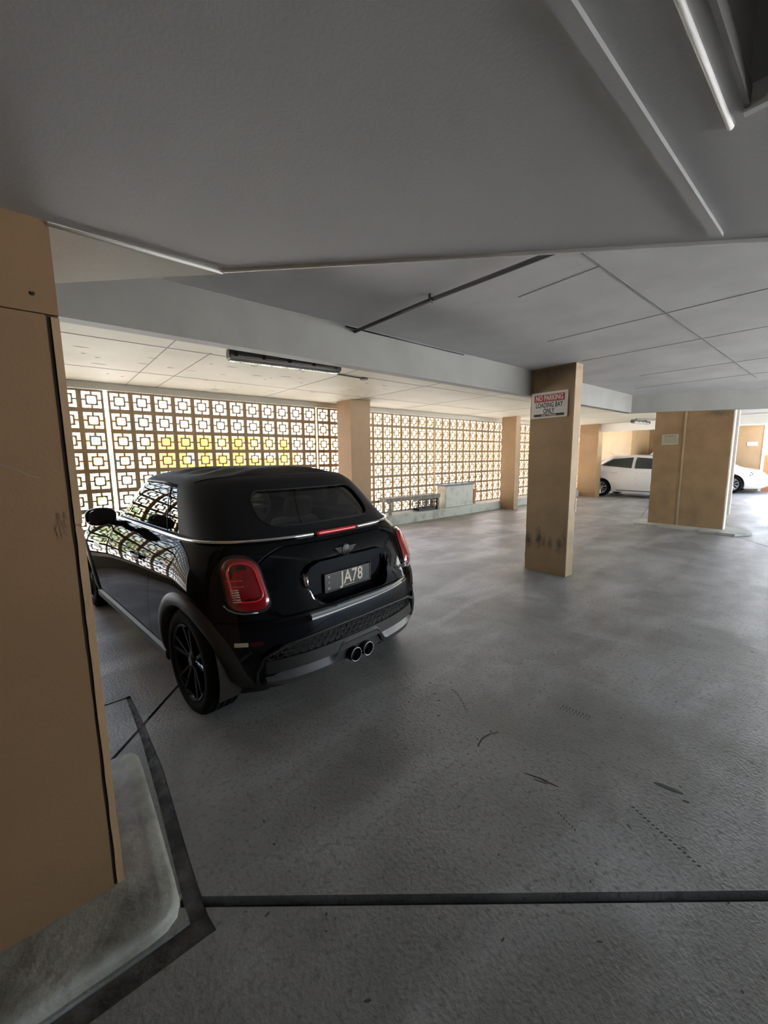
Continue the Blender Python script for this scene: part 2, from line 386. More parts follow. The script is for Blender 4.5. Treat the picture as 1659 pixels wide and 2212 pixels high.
# low soffit over the foreground, cut on the diagonal
bm = bmesh.new(); prism(bm, [(-8, -5.9), (-8, 2.012), (.0, 2.012), (7.745, -5.9)], 2.10, 2.49)
cutr = BM((.2, 1.076, -.9, .203, 2.0, 2.38)); me = bpy.data.meshes.new('s'); bmesh.ops.recalc_face_normals(bm, faces=bm.faces); bm.to_mesh(me); bm.free()
sof = link('ceiling_soffit', boolean(me, [('DIFFERENCE', cutr)]), 'ceil'); tag(sof, 'low grey soffit over the foreground ending in a diagonal edge', 'ceiling', kind='structure')
d = Vector((7.745, -7.912, 0)).normalized(); nn = Vector((-d.y, d.x, 0))
bm = bmesh.new(); tube(bm, [Vector((-.02, 2.03, 2.099)) + d * t for t in (0, 2, 5, 11)], .0085, 10); obj('lit_edge_bead', bm, 'white', sof, True)  # whiter paint stands in for light caught along the soffit edge
bm = bmesh.new(); prism(bm, [(.0, 1.475), (.525, 1.475), (.06, 1.95), (.0, 1.95)], 2.088, 2.101); obj('soffit_patch', bm, 'bay', sof)
bm = bmesh.new(); tube(bm, [(.066, 1.4745, 2.092), (.53, 1.4745, 2.092)], .0045, 8); obj('lit_patch_bead', bm, 'white', sof, True)  # highlight on the patch edge, put in as a white bead
bm = bmesh.new(); prism(bm, [(.30, .322), (.30, .345), (1.555, .345), (1.578, .322)], 2.088, 2.101); obj('cover_strip', bm, 'ceil', sof)
bm = bmesh.new(); tube(bm, [(.25, .229, 2.098), (1.098, .229, 2.098)], .0055, 8); obj('cover_bead', bm, 'white', sof, True)
obj('recess_lining', BM((.19, 1.088, -.9, .215, 2.37, 2.376)), 'ceil', sof)
bm = bmesh.new(); prism(bm, [(.2, 2.098), (.2, 2.13), (1.07, 2.13), (1.07, 2.098)], .195, .203, 'y'); obj('recess_frame', bm, 'beam', sof)
obj('recess_lip', BM((1.062, 1.078, -.5, .205, 2.092, 2.135)), 'wht', sof)
# beams
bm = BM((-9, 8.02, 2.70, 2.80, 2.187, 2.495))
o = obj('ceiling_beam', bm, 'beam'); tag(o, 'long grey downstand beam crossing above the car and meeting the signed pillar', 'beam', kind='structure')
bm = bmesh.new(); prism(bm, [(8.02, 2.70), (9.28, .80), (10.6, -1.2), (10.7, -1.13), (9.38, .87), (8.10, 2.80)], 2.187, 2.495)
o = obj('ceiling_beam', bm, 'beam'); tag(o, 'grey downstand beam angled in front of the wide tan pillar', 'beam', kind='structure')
o = obj('ceiling_beam', BM((14.6, 14.9, -5, 6.7, 2.23, 2.495)), 'white'); tag(o, 'white far downstand beam above the parked white cars', 'beam', kind='structure')
# slab joints, raised lines of sealant
def jl(x0, y0, x1, y1, z, wd=.012, par=ceil):
    b = bmesh.new(); prism(b, strip((x0, y0), (x1, y1), wd), z - .0025, z + .002); obj('joint_line', b, 'joint', par)
jl(1.6, 1.026, 7.6, 1.032, 2.49, .013)
for x, y0, y1 in ((2.44, 1.03, 1.55), (3.58, -1.2, 1.95), (4.62, -1.5, 2.1), (6.1, -1.5, 2.0), (7.2, -1.5, 2.4)): jl(x, y0, x + .04, y1, 2.49, .010)
for x, y0, y1 in ((-.4, 2.9, 6.7), (.98, 2.9, 6.7), (1.35, 4.2, 6.7), (2.95, 3.0, 6.7), (4.4, 3.0, 6.7), (6.0, 3.0, 6.7), (8.2, 3, 6.7)): jl(x, y0, x - .02, y1, 2.484, .009)
jl(-3, 4.26, 9, 4.22, 2.484, .008); jl(-3, 5.62, 9, 5.58, 2.484, .008)
# worn dark flecks in the paint of the bay
bm = bmesh.new()
for k in range(46):
    x = random.uniform(.3, 4.4); y = random.uniform(4.2, 6.4); l = random.uniform(.03, .16); wd = random.uniform(.01, .03)
    pts = [(x + l / 2 * math.cos(t) * random.uniform(.6, 1.2), y + wd * math.sin(t) * random.uniform(.6, 1.2)) for t in [2 * PI * i / 9 for i in range(9)]]
    prism(bm, pts, 2.4832, 2.4845)
o = obj('paint_fleck', bm, mat('fleck', (.27, .26, .22), .8), ceil); o['kind'] = 'stuff'
# conduit under the slab
bm = bmesh.new(); tube(bm, [(1.99, 2.74, 2.452), (1.99, 1.88, 2.454), (2.03, 1.0, 2.456), (2.09, .2, 2.456), (2.1, -1, 2.456)], .013, 10)
tube(bm, [(1.99, 2.735, 2.43), (1.99, 2.735, 2.49)], .016, 10)
ct = empty('ceiling_conduit', (2, 1.8, 2.45), label='grey conduit pipe fixed under the upper slab', cat='pipe')
o = obj('pipe', bm, 'conduit', None, True); o.parent = ct; o.location = (-2, -1.8, -2.45)
for (x, y) in ((1.99, 1.87), (2.04, .85)):
    bm = BM((x - .018, x + .018, y - .010, y + .010, 2.438, 2.489), bev=.003); o = obj('saddle', bm, 'conduit', ct); o.location = (-2, -1.8, -2.45)
bm = bmesh.new(); tube(bm, [(1.9, 2.695, 2.475), (3.35, 2.695, 2.475)], .006, 6)
o = obj('wall_cable', bm, 'black', None, True); tag(o, 'thin black cable clipped along the top of the grey beam', 'cable')

# ------------------------------------------------------------------ breeze block wall
YW, PX, PZ, Z0 = 6.75, .2726, .274, .21
def block_mesh():
    bm = bmesh.new(); a, b = .133, .107; t = .0105; r0, r1 = .070, .050; dp = .05
    for s in (-1, 1):
        box(bm, -a, a, 0, dp, *sorted((s * a, s * b))); box(bm, *sorted((s * a, s * b)), 0, dp, -b, b)
        y0, y1 = .006, .042
        box(bm, -r0, r0, y0, y1, *sorted((s * r0, s * r1))); box(bm, *sorted((s * r0, s * r1)), y0, y1, -r1, r1)
        box(bm, -t, t, y0, y1, *sorted((s * r0, s * b))); box(bm, *sorted((s * r0, s * b)), y0, y1, -t, t)
    # chamfered inner corners of the ring
    for sx in (-1, 1):
        for sz in (-1, 1):
            pts = [(sx * r1, sz * r1), (sx * (r1 - .012), sz * r1), (sx * r1, sz * (r1 - .012))]
            prism(bm, pts, .006, .042, 'y')
    bmesh.ops.recalc_face_normals(bm, faces=bm.faces)
    me = bpy.data.meshes.new('breeze_block'); bm.to_mesh(me); bm.free(); me.materials.append(MT['block']); return me
BLK = block_mesh()
cols_a = [.567 - PX, .567] + [.8835 + PX * k for k in range(12)]
cols_b = [4.185 + PX * k for k in range(12)]
cols_c = [7.478 + PX * k for k in range(11)]
cols_hid_l = [.567 - PX * k for k in range(2, 20)]
cols_hid_r = [7.478 + PX * k for k in range(11, 36)]
wb = obj('wall_back', BM((-9, 17.5, 6.66, 6.92, 2.395, 2.49), (-9, -4.8, 6.72, 6.9, -.02, 2.395)), 'bay'); tag(wb, kind='structure')
bm = bmesh.new()
allc = cols_hid_l[::-1] + cols_a + cols_b + cols_c + cols_hid_r
for k in range(9):
    z = Z0 + PZ * k
    for x0, x1 in ((-4.8, .705), (.745, 4.018), (4.046, 7.186 + .15), (7.342 + .012, 17.1)):
        box(bm, x0, x1, YW + .004, YW + .046, z - .0055, z + .0055)
for i, x in enumerate(allc[:-1]):
    xm = (x + allc[i + 1]) / 2
    if allc[i + 1] - x < .28: box(bm, xm - .0055, xm + .0055, YW + .004, YW + .046, Z0, 2.396)
o = obj('mortar_joint', bm, 'mortar', wb); o['kind'] = 'stuff'
for x in cols_a + cols_b + cols_c:
    for r in range(8):
        o = bpy.data.objects.new('breeze_block', BLK); COL.objects.link(o); o.parent = wb
        o.location = (x, YW + random.uniform(-.003, .003), Z0 + PZ * (r + .5))
bm = bmesh.new()
for x in cols_hid_l + cols_hid_r:
    for r in range(8):
        t_ = bmesh.new(); t_.from_mesh(BLK); bmesh.ops.translate(t_, verts=t_.verts, vec=(x, YW, Z0 + PZ * (r + .5)))
        me = bpy.data.meshes.new('t'); t_.to_mesh(me); t_.free(); bm.from_mesh(me); bpy.data.meshes.remove(me)
o = obj('breeze_blocks_beyond', bm, 'block', wb, norm=False); o['kind'] = 'stuff'
o = obj('trim_2', BM((4.9, 9.55, 6.35, 7.0, -.02, .21), (-9, 4.9, 6.35, 7.0, -.02, .21), (9.55, 17.4, 6.35, 7.0, -.02, .21), bev=.012), 'ledge')
tag(o, 'low cream painted ledge running under the breeze block wall', 'ledge', kind='structure')

# ------------------------------------------------------------------ pillars
def stain_mat(name, base, blobs, base2):
    """tan paint with dark scuffs at given object space positions (y, z, ry, rz)"""
    m = mat(name, base, .6, noise=(3, 7, .42, .75), col2=base2, bump=(40, .4, .004)); n = m.node_tree; L = n.links
    b = n.nodes['Principled BSDF']; src = b.inputs['Base Color'].links[0].from_socket
    tc = n.nodes.new('ShaderNodeTexCoord'); ns = n.nodes.new('ShaderNodeTexNoise'); ns.inputs['Scale'].default_value = 22; ns.inputs['Detail'].default_value = 6
    L.new(tc.outputs['Object'], ns.inputs[0])
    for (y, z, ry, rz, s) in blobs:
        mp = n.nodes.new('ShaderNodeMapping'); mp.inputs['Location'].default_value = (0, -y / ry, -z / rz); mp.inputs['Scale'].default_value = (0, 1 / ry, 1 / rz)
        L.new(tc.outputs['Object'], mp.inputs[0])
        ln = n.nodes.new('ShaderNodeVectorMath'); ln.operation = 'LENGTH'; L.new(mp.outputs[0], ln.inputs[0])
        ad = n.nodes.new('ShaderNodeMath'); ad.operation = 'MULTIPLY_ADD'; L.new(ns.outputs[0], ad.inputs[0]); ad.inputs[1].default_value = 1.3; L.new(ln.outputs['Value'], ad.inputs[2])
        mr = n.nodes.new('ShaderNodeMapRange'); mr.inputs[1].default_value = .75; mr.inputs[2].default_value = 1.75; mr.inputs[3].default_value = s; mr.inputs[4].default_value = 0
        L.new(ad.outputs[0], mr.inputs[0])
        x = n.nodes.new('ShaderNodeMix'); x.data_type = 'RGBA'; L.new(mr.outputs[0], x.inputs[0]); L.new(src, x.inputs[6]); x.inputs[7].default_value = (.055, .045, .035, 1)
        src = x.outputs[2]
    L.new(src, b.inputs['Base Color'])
    return m
def rough_box(x0, x1, y0, y1, z0, z1, amp=.003, nz=26):
    bm = bmesh.new(); rows = []
    for k in range(nz + 1):
        z = z0 + (z1 - z0) * k / nz
        rows.append([bm.verts.new((x + random.uniform(-amp, amp), y + random.uniform(-amp, amp), z)) for x, y in ((x0, y0), (x1, y0), (x1, y1), (x0, y1))])
    for a, b in zip(rows, rows[1:]):
        for i in range(4): bm.faces.new((a[i], a[(i + 1) % 4], b[(i + 1) % 4], b[i]))
    bm.faces.new(rows[0][::-1]); bm.faces.new(rows[-1]); return bm
pa = empty('concrete_pillar', (4.75, 2.43, 0), label='tan concrete pillar carrying the no parking sign, scuffed black near its foot', cat='pillar', kind='structure')
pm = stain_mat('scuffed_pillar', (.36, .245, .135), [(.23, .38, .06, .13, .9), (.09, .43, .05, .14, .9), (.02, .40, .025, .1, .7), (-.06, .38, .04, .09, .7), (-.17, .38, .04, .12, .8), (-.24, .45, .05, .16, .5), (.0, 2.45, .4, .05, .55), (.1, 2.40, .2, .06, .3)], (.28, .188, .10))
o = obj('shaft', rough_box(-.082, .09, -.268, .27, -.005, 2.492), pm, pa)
bm = BM((-.086, -.080, -.272, -.262, .0, 2.49), bev=.002); obj('corner_bead', bm, 'side', pa)
bm = bmesh.new(); 
for z, s in ((.86, .03), (.80, .022), (.92, .02)): box(bm, -.088 + .17, -.088 + .184, -.274, -.264, z - s, z + s)
obj('chipped_edge', bm, 'white', pa)
pb = empty('concrete_pillar', (9.7, 2.2, 0), label='wide tan concrete pillar with small faded notice, standing on a raised slab', cat='pillar', kind='structure')
pm2 = stain_mat('wide_pillar_paint', (.35, .23, .12), [(-.2, .3, .15, .3, .35), (.3, .5, .12, .25, .3), (-.45, 2.2, .25, .10, .6)], (.26, .165, .083))
obj('shaft', rough_box(-.10, .06, -.65, .57, .03, 2.492), pm2, pb)
obj('rib', BM((-.116, -.099, .045, .075, .04, 2.3), bev=.003), 'side', pb)
obj('pale_side', BM((-.07, .055, -.664, -.648, .04, 2.25)), 'white', pb)
obj('downpipe', BM((.12, .17, -.70, -.64, .3, 2.25), bev=.01), 'white', pb)
bm = bmesh.new(); prism(bm, [(9.36, 2.95), (9.20, 1.30), (9.55, 1.12), (10.2, 1.30), (10.2, 2.9), (9.6, 3.05)], -.01, .04)
o = obj('trim_3', bm, 'ledge'); tag(o, 'low pale slab raised under the wide tan pillar', 'plinth', kind='structure')
o = obj('concrete_pillar', rough_box(4.27, 4.72, 5.97, 6.40, -.005, 2.49), 'pil'); tag(o, 'tan pillar in front of the breeze block wall, rising behind the convertible', 'pillar', kind='structure')
# shift so that its seen corner falls at the ledge
o = obj('concrete_pillar', rough_box(9.60, 9.80, 5.94, 6.38, -.005, 2.49), 'pil'); tag(o, 'tan pillar at the far end of the low ledge, left of the no parking sign', 'pillar', kind='structure')
o = obj('concrete_pillar', rough_box(14.42, 14.78, 5.80, 6.42, -.005, 2.49), 'pil'); tag(o, 'far tan pillar half hiding the wheel of the parked white hatchback', 'pillar', kind='structure')

# ------------------------------------------------------------------ signs
RX = Matrix(((0, 0, -1, 0), (-1, 0, 0, 0), (0, 1, 0, 0), (0, 0, 0, 1)))     # local xy -> facing -X
def face_x(x, y, z): return Matrix.Translation((x, y, z)) @ RX
sg = empty('parking_sign', (4.66, 2.457, 2.055), label='white no parking loading bay sign with a red band on the tan pillar', cat='sign')
obj('board', BM((-.003, .0015, -.2255, .2255, -.151, .151), bev=.0008), 'signw', sg)
obj('red_band', BM((-.0042, -.003, -.188, .188, .038, .122)), 'signr', sg)
obj('black_bar', BM((-.0042, -.003, -.188, .188, -.132, -.104)), 'signk', sg)
text('NO PARKING', .085, 'signw', sg, sx=.66, depth=.0005, bold=.002, mw=face_x(-.0046, 0, .080))
text('LOADING BAY', .082, 'signk', sg, sx=.62, depth=.0005, bold=.0016, mw=face_x(-.0036, 0, -.003))
text('ONLY', .082, 'signk', sg, sx=.62, depth=.0005, bold=.0016, mw=face_x(-.0036, 0, -.072))
text('Limit 10 Minutes', .027, 'signw', sg, sx=1.0, depth=.0005, bold=.0006, mw=face_x(-.0046, 0, -.118))
sb = empty('notice_board', (9.595, 2.49, 1.742), label='small faded framed notice on the wide tan pillar', cat='sign')
obj('board', BM((-.003, .004, -.145, .145, -.108, .108)), 'signy', sb)
obj('frame', BM((-.007, .0, -.15, .15, .104, .112), (-.007, .0, -.15, .15, -.112, -.104), (-.007, .0, -.15, -.143, -.11, .11), (-.007, .0, .143, .15, -.11, .11)), 'wood', sb)
text('RIVIERA', .062, 'signd', sb, sx=.9, depth=.0005, bold=.001, mw=face_x(-.004, 0, .062))
bm = bmesh.new()
for k in range(4):
    z = .02 - k * .026; x = -.11
    while x < .11:
        l = random.uniform(.012, .035); box(bm, -.0042, -.003, x, min(x + l, .115), z - .005, z + .005); x += l + .012
obj('faded_print', bm, 'signd', sb)

# ------------------------------------------------------------------ batten lights
def batten(x, y, z, L, rz, label, detail=True):
    e = empty('batten_light', (x, y, z), rz, label=label, cat='light')
    bm = bmesh.new(); prism(bm, [(-.055, .03), (-.06, .0), (.06, .0), (.055, .03), (.035, .055), (-.035, .055)], -L / 2, L / 2, 'x'); obj('housing', bm, 'lbase', e)
    bm = bmesh.new(); prof = [(-.058, .0), (-.052, -.03), (-.03, -.048), (.03, -.048), (.052, -.03), (.058, .0)]
    prism(bm, prof, -L / 2 + .012, L / 2 - .012, 'x'); obj('diffuser', bm, 'diff', e, False)
    bm = bmesh.new()
    for k in range(40): box(bm, -L / 2 + .03 + k * (L - .06) / 40, -L / 2 + .03 + (k + .5) * (L - .06) / 40, -.024, .024, -.0515, -.0475)
    o = obj('prism_rib', bm, 'diff', e); o['kind'] = 'stuff'
    for k in range(5):
        xx = -L / 2 + .06 + k * (L - .12) / 4
        for s in (-1, 1):
            obj('clip', BM((xx - .016, xx + .016, *sorted((s * .054, s * .068)), -.012, .03), bev=.002), 'black', e)
    for s in (-1, 1): obj('end_cap', BM((*sorted((s * L / 2, s * (L / 2 - .016))), -.058, .058, -.03, .035), bev=.006), 'lbase', e)
    for s in (-.3, .3): obj('mounting', BM((s * L - .02, s * L + .02, -.03, .03, .05, 2.49 - z - .002)), 'lbase', e)
    return e
batten(1.96, 3.80, 2.405, 1.15, math.radians(-6), 'long batten light with clear ribbed diffuser on the bay ceiling above the car')
batten(13.75, 4.35, 2.40, 1.2, math.radians(-2), 'distant batten light near the white far beam')
bm = bmesh.new(); cyl(bm, (3.3, 4.3, 2.462), (3.3, 4.3, 2.486), .05, .06, 16); 
o = obj('ceiling_rose', bm, 'wood'); tag(o, 'small brown junction box on the bay ceiling beyond the batten light', 'junction box')
bm = bmesh.new(); tube(bm, [(1.95, 3.85, 2.477), (1.93, 4.0, 2.478), (2.02, 4.24, 2.478), (3.3, 4.3, 2.478)], .006, 6)
o = obj('ceiling_cable', bm, 'lbase', None, True); tag(o, 'thin cable stapled from the batten light to the junction box', 'cable')

# ------------------------------------------------------------------ bench, crates, box, pot on the ledge
be = empty('bench', (6.33, 6.53, .21), label='weathered grey bench on the ledge, left of the white box', cat='bench')
obj('seat_top', BM((-.84, .84, -.13, .15, .335, .365), (-.84, .84, -.125, -.10, .275, .335), (-.84, -.81, -.12, .14, .275, .335), bev=.004), 'wood', be)
for x in (-.74, .78):
    for y in (-.10, .12): obj('leg', BM((x - .028, x + .028, y - .022, y + .022, 0, .335), bev=.003), 'wood', be)
obj('stretcher', BM((-.72, .76, .10, .115, .02, .06)), 'wood', be)
def crate(x, y, label):
    e = empty('plastic_crate', (x, y, .21), random.uniform(-.05, .05), label=label, cat='crate', group='black crates under the bench')
    a, b, h = .155, .11, .27
    obj('base', BM((-a, a, -b, b, 0, .015)), 'black', e)
    bm = bmesh.new()
    for z in (.02, .09, .16, .235):
        hh = .035 if z > .2 or z < .03 else .012
        for s in (-1, 1):
            box(bm, -a, a, *sorted((s * b, s * (b - .012))), z, z + hh); box(bm, *sorted((s * a, s * (a - .012))), -b, b, z, z + hh)
    for k in range(7):
        x_ = -a + .006 + k * (2 * a - .012) / 6
        for s in (-1, 1): box(bm, x_ - .006, x_ + .006, *sorted((s * b, s * (b - .010))), .01, .26)
    for k in range(5):
        y_ = -b + .006 + k * (2 * b - .012) / 4
        for s in (-1, 1): box(bm, *sorted((s * a, s * (a - .010))), y_ - .006, y_ + .006, .01, .26)
    obj('lattice_side', bm, 'black', e)
crate(6.66, 6.56, 'black lattice crate under the bench, farther from the white box'); crate(6.98, 6.56, 'black lattice crate under the bench, next to the white box')
bx = empty('storage_box', (7.92, 6.57, .21), label='old white storage box with a dark slate lid on the ledge', cat='box')
obj('body', BM((-.53, .53, -.145, .15, 0, .52), bev=.01), 'boxw', bx)
obj('lid', BM((-.57, .57, -.17, .165, .522, .56), bev=.006), 'lid', bx)
bm = bmesh.new(); lathe(bm, [(0, 0), (0, .06), (.20, .085), (.20, .10), (.245, .10), (.245, .085), (.19, .075), (.19, 0)], 20, 'z')
o = obj('plant_pot', bm, 'terra', None, True, 40); o.location = (8.62, 6.55, .21); o.scale = (1, 1, 1.55); tag(o, 'terracotta pot on the ledge behind the white box', 'pot')
bm = bmesh.new(); tube(bm, [(7.55, 6.70, .80), (8.0, 6.70, .86), (8.6, 6.71, .88), (9.3, 6.72, .90)], .009, 6); tube(bm, [(7.55, 6.70, .80), (7.55, 6.66, .785)], .009, 6)
o = obj('thin_rod', bm, 'wood', None, True); tag(o, 'thin rod leaning along the breeze blocks above the white box', 'rod')

# ------------------------------------------------------------------ the world outside
g = obj('ground', BM((-60, 90, 7.0, 120, -.40, -.03), (-60, 90, -60, -6.0, -.40, -.03), (-60, -9.0, -6, 7, -.40, -.03), (26, 90, -6, 7, -.40, -.03)), 'ground'); tag(g, kind='structure')
def house(x0, x1, y0, y1, h, mwall, label, wins, rid=1.6, balc=()):
    e = empty('house', ((x0 + x1) / 2, y0, 0), label=label, cat='house')
    off = Vector(((x0 + x1) / 2, y0, 0))
    def pt(name, bm, m, par=e):
        bmesh.ops.translate(bm, verts=bm.verts, vec=-off); return obj(name, bm, m, par)
    pt('wall', BM((x0, x1, y0, y1, -.05, h)), mwall)
    bm = bmesh.new(); ym = (y0 + y1) / 2
    prism(bm, [(y0 - .5, h), (y1 + .5, h), (ym, h + rid)], x0 - .4, x1 + .4, 'x'); pt('roof', bm, 'roof')
    for (wx, wz, ww, wh) in wins:
        f = pt('window', BM((wx - ww / 2 - .07, wx + ww / 2 + .07, y0 - .05, y0 + .02, wz - wh / 2 - .07, wz + wh / 2 + .07)), 'wht')
        pt('pane', BM((wx - ww / 2, wx + ww / 2, y0 - .07, y0 - .045, wz - wh / 2, wz + wh / 2)), 'shade', f)
    for (bx0, bx1, bz) in balc:
        f = pt('balcony', BM((bx0, bx1, y0 - 1.1, y0, bz - .12, bz), (bx0, bx1, y0 - 1.1, y0 - 1.04, bz, bz + .15)), 'wht')
        bm = bmesh.new()
        for k in range(int((bx1 - bx0) / .14)): box(bm, bx0 + .14 * k, bx0 + .14 * k + .03, y0 - 1.09, y0 - 1.06, bz, bz + .95)
        box(bm, bx0, bx1, y0 - 1.1, y0 - 1.04, bz + .95, bz + 1.0); pt('railing', bm, 'wht', f)
house(5.6, 13.2, 25, 33, 2.75, 'yel', 'low yellow house seen through the breeze blocks above the car', [(6.6, 1.5, .5, .5)], .5, [(7.5, 8.3, 1.85), (9.6, 11.6, 1.6), (12.3, 12.9, 2.0)])
house(1.3, 3.3, 24, 30, 3.5, 'pink', 'apricot two storey house seen through the leftmost breeze blocks', [(2.0, 2.5, .5, .5), (2.7, 1.2, .5, .6)], .5, [(1.35, 2.6, 1.85)])
o = obj('boundary_wall', BM((-12, 40, 19.6, 19.8, -.03, .95), (-12, 40, 19.56, 19.84, .95, 1.02)), 'wht'); tag(o, 'white boundary wall across the yard beyond the breeze blocks', 'wall')
def shrub(x, y, r, h, label, seed):
    rnd = random.Random(seed); e = empty('shrub', (x, y, -.03), label=label, cat='shrub', group='shrubs beyond the breeze blocks')
    bm = bmesh.new()
    for k in range(5):
        a = rnd.uniform(0, 6.28); tube(bm, [(0, 0, 0), (.2 * r * math.cos(a), .2 * r * math.sin(a), h * .5), (.5 * r * math.cos(a), .5 * r * math.sin(a), h * .8)], .02, 5)
    obj('stem', bm, 'bark', e)
    bm = bmesh.new()
    for k in range(900):
        u = rnd.uniform(-1, 1); t = rnd.uniform(0, 6.28); q = math.sqrt(1 - u * u); rr = rnd.uniform(.55, 1.05)
        p = Vector((r * rr * q * math.cos(t), r * rr * q * math.sin(t), h * .55 + h * .5 * rr * u))
        if p.z < .05: continue
        a = Vector((rnd.gauss(0, 1), rnd.gauss(0, 1), rnd.gauss(0, 1))).normalized(); b = a.orthogonal().normalized(); s = rnd.uniform(.05, .10)
        vs = [bm.verts.new(p + v) for v in (-a * s, b * s * .45, a * s, -b * s * .45)]; bm.faces.new(vs)
    o = obj('foliage', bm, 'leaf', e, norm=False); o['kind'] = 'stuff'
for i, (x, y, r, h) in enumerate(((.2, 10.2, .85, 1.35), (2.3, 10.6, .85, 1.15), (4.4, 11.2, .85, 1.05), (-2.2, 10.4, .9, 1.4), (7.0, 12, 1.0, 1.0))):
    shrub(x, y, r, h, ['leafy shrub beyond the leftmost visible breeze blocks, above the wing mirror', 'leafy shrub behind the convertible side windows beyond the blocks', 'leafy shrub hidden mostly behind the convertible roof', 'leafy shrub beyond the blocks, hidden behind the left tan wall', 'leafy shrub outside near the pillar behind the convertible'][i], 10 + i)

# far right: rendered wall with notice, brick dado, breeze blocks above
o = obj('wall_far', BM((21.0, 21.2, 2.42, 6.25, -.02, 2.6), (19.0, 21.0, 6.25, 8.6, -.02, 2.6)), 'pil'); tag(o, kind='structure')
obj('shading_roof', BM((17.3, 18.4, 6.96, 8.9, 2.5, 2.7), (18.405, 21.2, 2.42, 8.9, 2.5, 2.7)), 'bay', o)['kind'] = 'structure'  # roof pieces added to shade the far wall from open sky
obj('shading_end_wall', BM((17.1, 21.2, 8.6, 8.8, -.02, 2.6)), 'pil', o)  # unseen wall added to close off light reaching the far wall
obj('wall_buttress', BM((18.85, 19.0, 6.25, 6.75, -.02, 2.6)), 'pil', o)
nb = obj('wall_notice', BM((20.975, 21.0, 2.60, 2.90, 1.74, 1.88), bev=.004), 'signw'); tag(nb, 'blank white plaque on the far tan wall', 'sign')
wr = obj('wall_right', BM((21.0, 21.2, -2.5, 2.40, -.02, 1.38)), 'brick'); tag(wr, kind='structure')
for k in range(5):
    x = 20.95
    for r in range(3):
        o = bpy.data.objects.new('breeze_block', BLK); COL.objects.link(o); o.parent = wr
        o.rotation_euler = (0, 0, -PI / 2); o.location = (21.05, 2.25 - PX * k, 1.38 + PZ * (r + .5))
obj('corner_post', BM((20.97, 21.0, 2.37, 2.45, 0, 2.6)), 'white', wr)

# ------------------------------------------------------------------ car body generator
def lerp(a, b, t): return a + (b - a) * t
def prof(tab, x):
    if x <= tab[0][0]: return tab[0][1]
    for (x0, y0), (x1, y1) in zip(tab, tab[1:]):
        if x <= x1:
            t = (x - x0) / (x1 - x0); return y0 + (y1 - y0) * t
    return tab[-1][1]
def sprof(tab, x):
    """smooth (Catmull-Rom) lookup"""
    n = len(tab)
    if x <= tab[0][0]: return tab[0][1]
    if x >= tab[-1][0]: return tab[-1][1]
    for i in range(n - 1):
        if x <= tab[i + 1][0]: break
    x0, y0 = tab[i]; x1, y1 = tab[i + 1]; h = x1 - x0; t = (x - x0) / h
    m0 = ((y1 - tab[i - 1][1]) / (x1 - tab[i - 1][0]) if i > 0 else (y1 - y0) / h) * h
    m1 = ((tab[i + 2][1] - y0) / (tab[i + 2][0] - x0) if i + 2 < n else (y1 - y0) / h) * h
    return (2 * t**3 - 3 * t**2 + 1) * y0 + (t**3 - 2 * t**2 + t) * m0 + (-2 * t**3 + 3 * t**2) * y1 + (t**3 - t**2) * m1
def contour(xr, xf, w, Lr, nr, Lf, nf, N):
    pts = []
    for i in range(181):
        th = PI / 2 * (1 - i / 180); a = math.sin(th) ** (2 / nr) if th > 0 else 0; b = math.cos(th) ** (2 / nr) if i else 0
        pts.append((xr + Lr - Lr * a, w * b))
    for i in range(181):
        th = PI / 2 * i / 180; a = math.sin(th) ** (2 / nf) if th > 0 else 0; b = math.cos(th) ** (2 / nf) if i < 180 else 0
        pts.append((xf - Lf + Lf * a, w * b))
    d = [0]
    for p, q in zip(pts, pts[1:]): d.append(d[-1] + math.hypot(q[0] - p[0], q[1] - p[1]))
    out = []; j = 0
    for k in range(N + 1):
        s = d[-1] * k / N
        while j < len(d) - 2 and d[j + 1] < s: j += 1
        t = (s - d[j]) / max(d[j + 1] - d[j], 1e-9); t = min(max(t, 0), 1)
        out.append((lerp(pts[j][0], pts[j + 1][0], t), lerp(pts[j][1], pts[j + 1][1], t)))
    return out[:] + [(x, -y) for x, y in out[-2:0:-1]]
def loft(rings, spine, crown, bottom=True, zmod=None, capz=None, ns=7):
    """rings: list of lists of Vectors (closed loops); cap the last one towards a spine segment"""
    bm = bmesh.new(); L = [[bm.verts.new(p) for p in r] for r in rings]; n = len(rings[0])
    last = rings[-1]
    for k in range(1, ns + 1):
        s = math.cos(PI / 2 * k / ns); row = []
        for p in last:
            sx = min(max(p.x, spine[0]), spine[1]); x = lerp(sx, p.x, s); y = p.y * s
            z = (capz(x) if capz else p.z) + (crown(x) if callable(crown) else crown) * (1 - s * s)
            if zmod: z += zmod(x, y, s)
            row.append(bm.verts.new((x, y, z)))
        L.append(row)
    for A, B in zip(L, L[1:]):
        for i in range(n): bm.faces.new((A[i], A[(i + 1) % n], B[(i + 1) % n], B[i]))
    if bottom: bm.faces.new(L[0][::-1])
    bmesh.ops.remove_doubles(bm, verts=bm.verts, dist=2e-4)
    # close the seam left along the spine
    bad = [f for f in bm.faces if f.calc_area() < 1e-9]
    if bad: bmesh.ops.delete(bm, geom=bad, context='FACES')
    if bottom: bmesh.ops.holes_fill(bm, edges=[e for e in bm.edges if e.is_boundary], sides=0)
    bmesh.ops.recalc_face_normals(bm, faces=bm.faces)
    return bm
def to_mesh(bm, name='m'):
    me = bpy.data.meshes.new(name); bm.to_mesh(me); bm.free(); return me
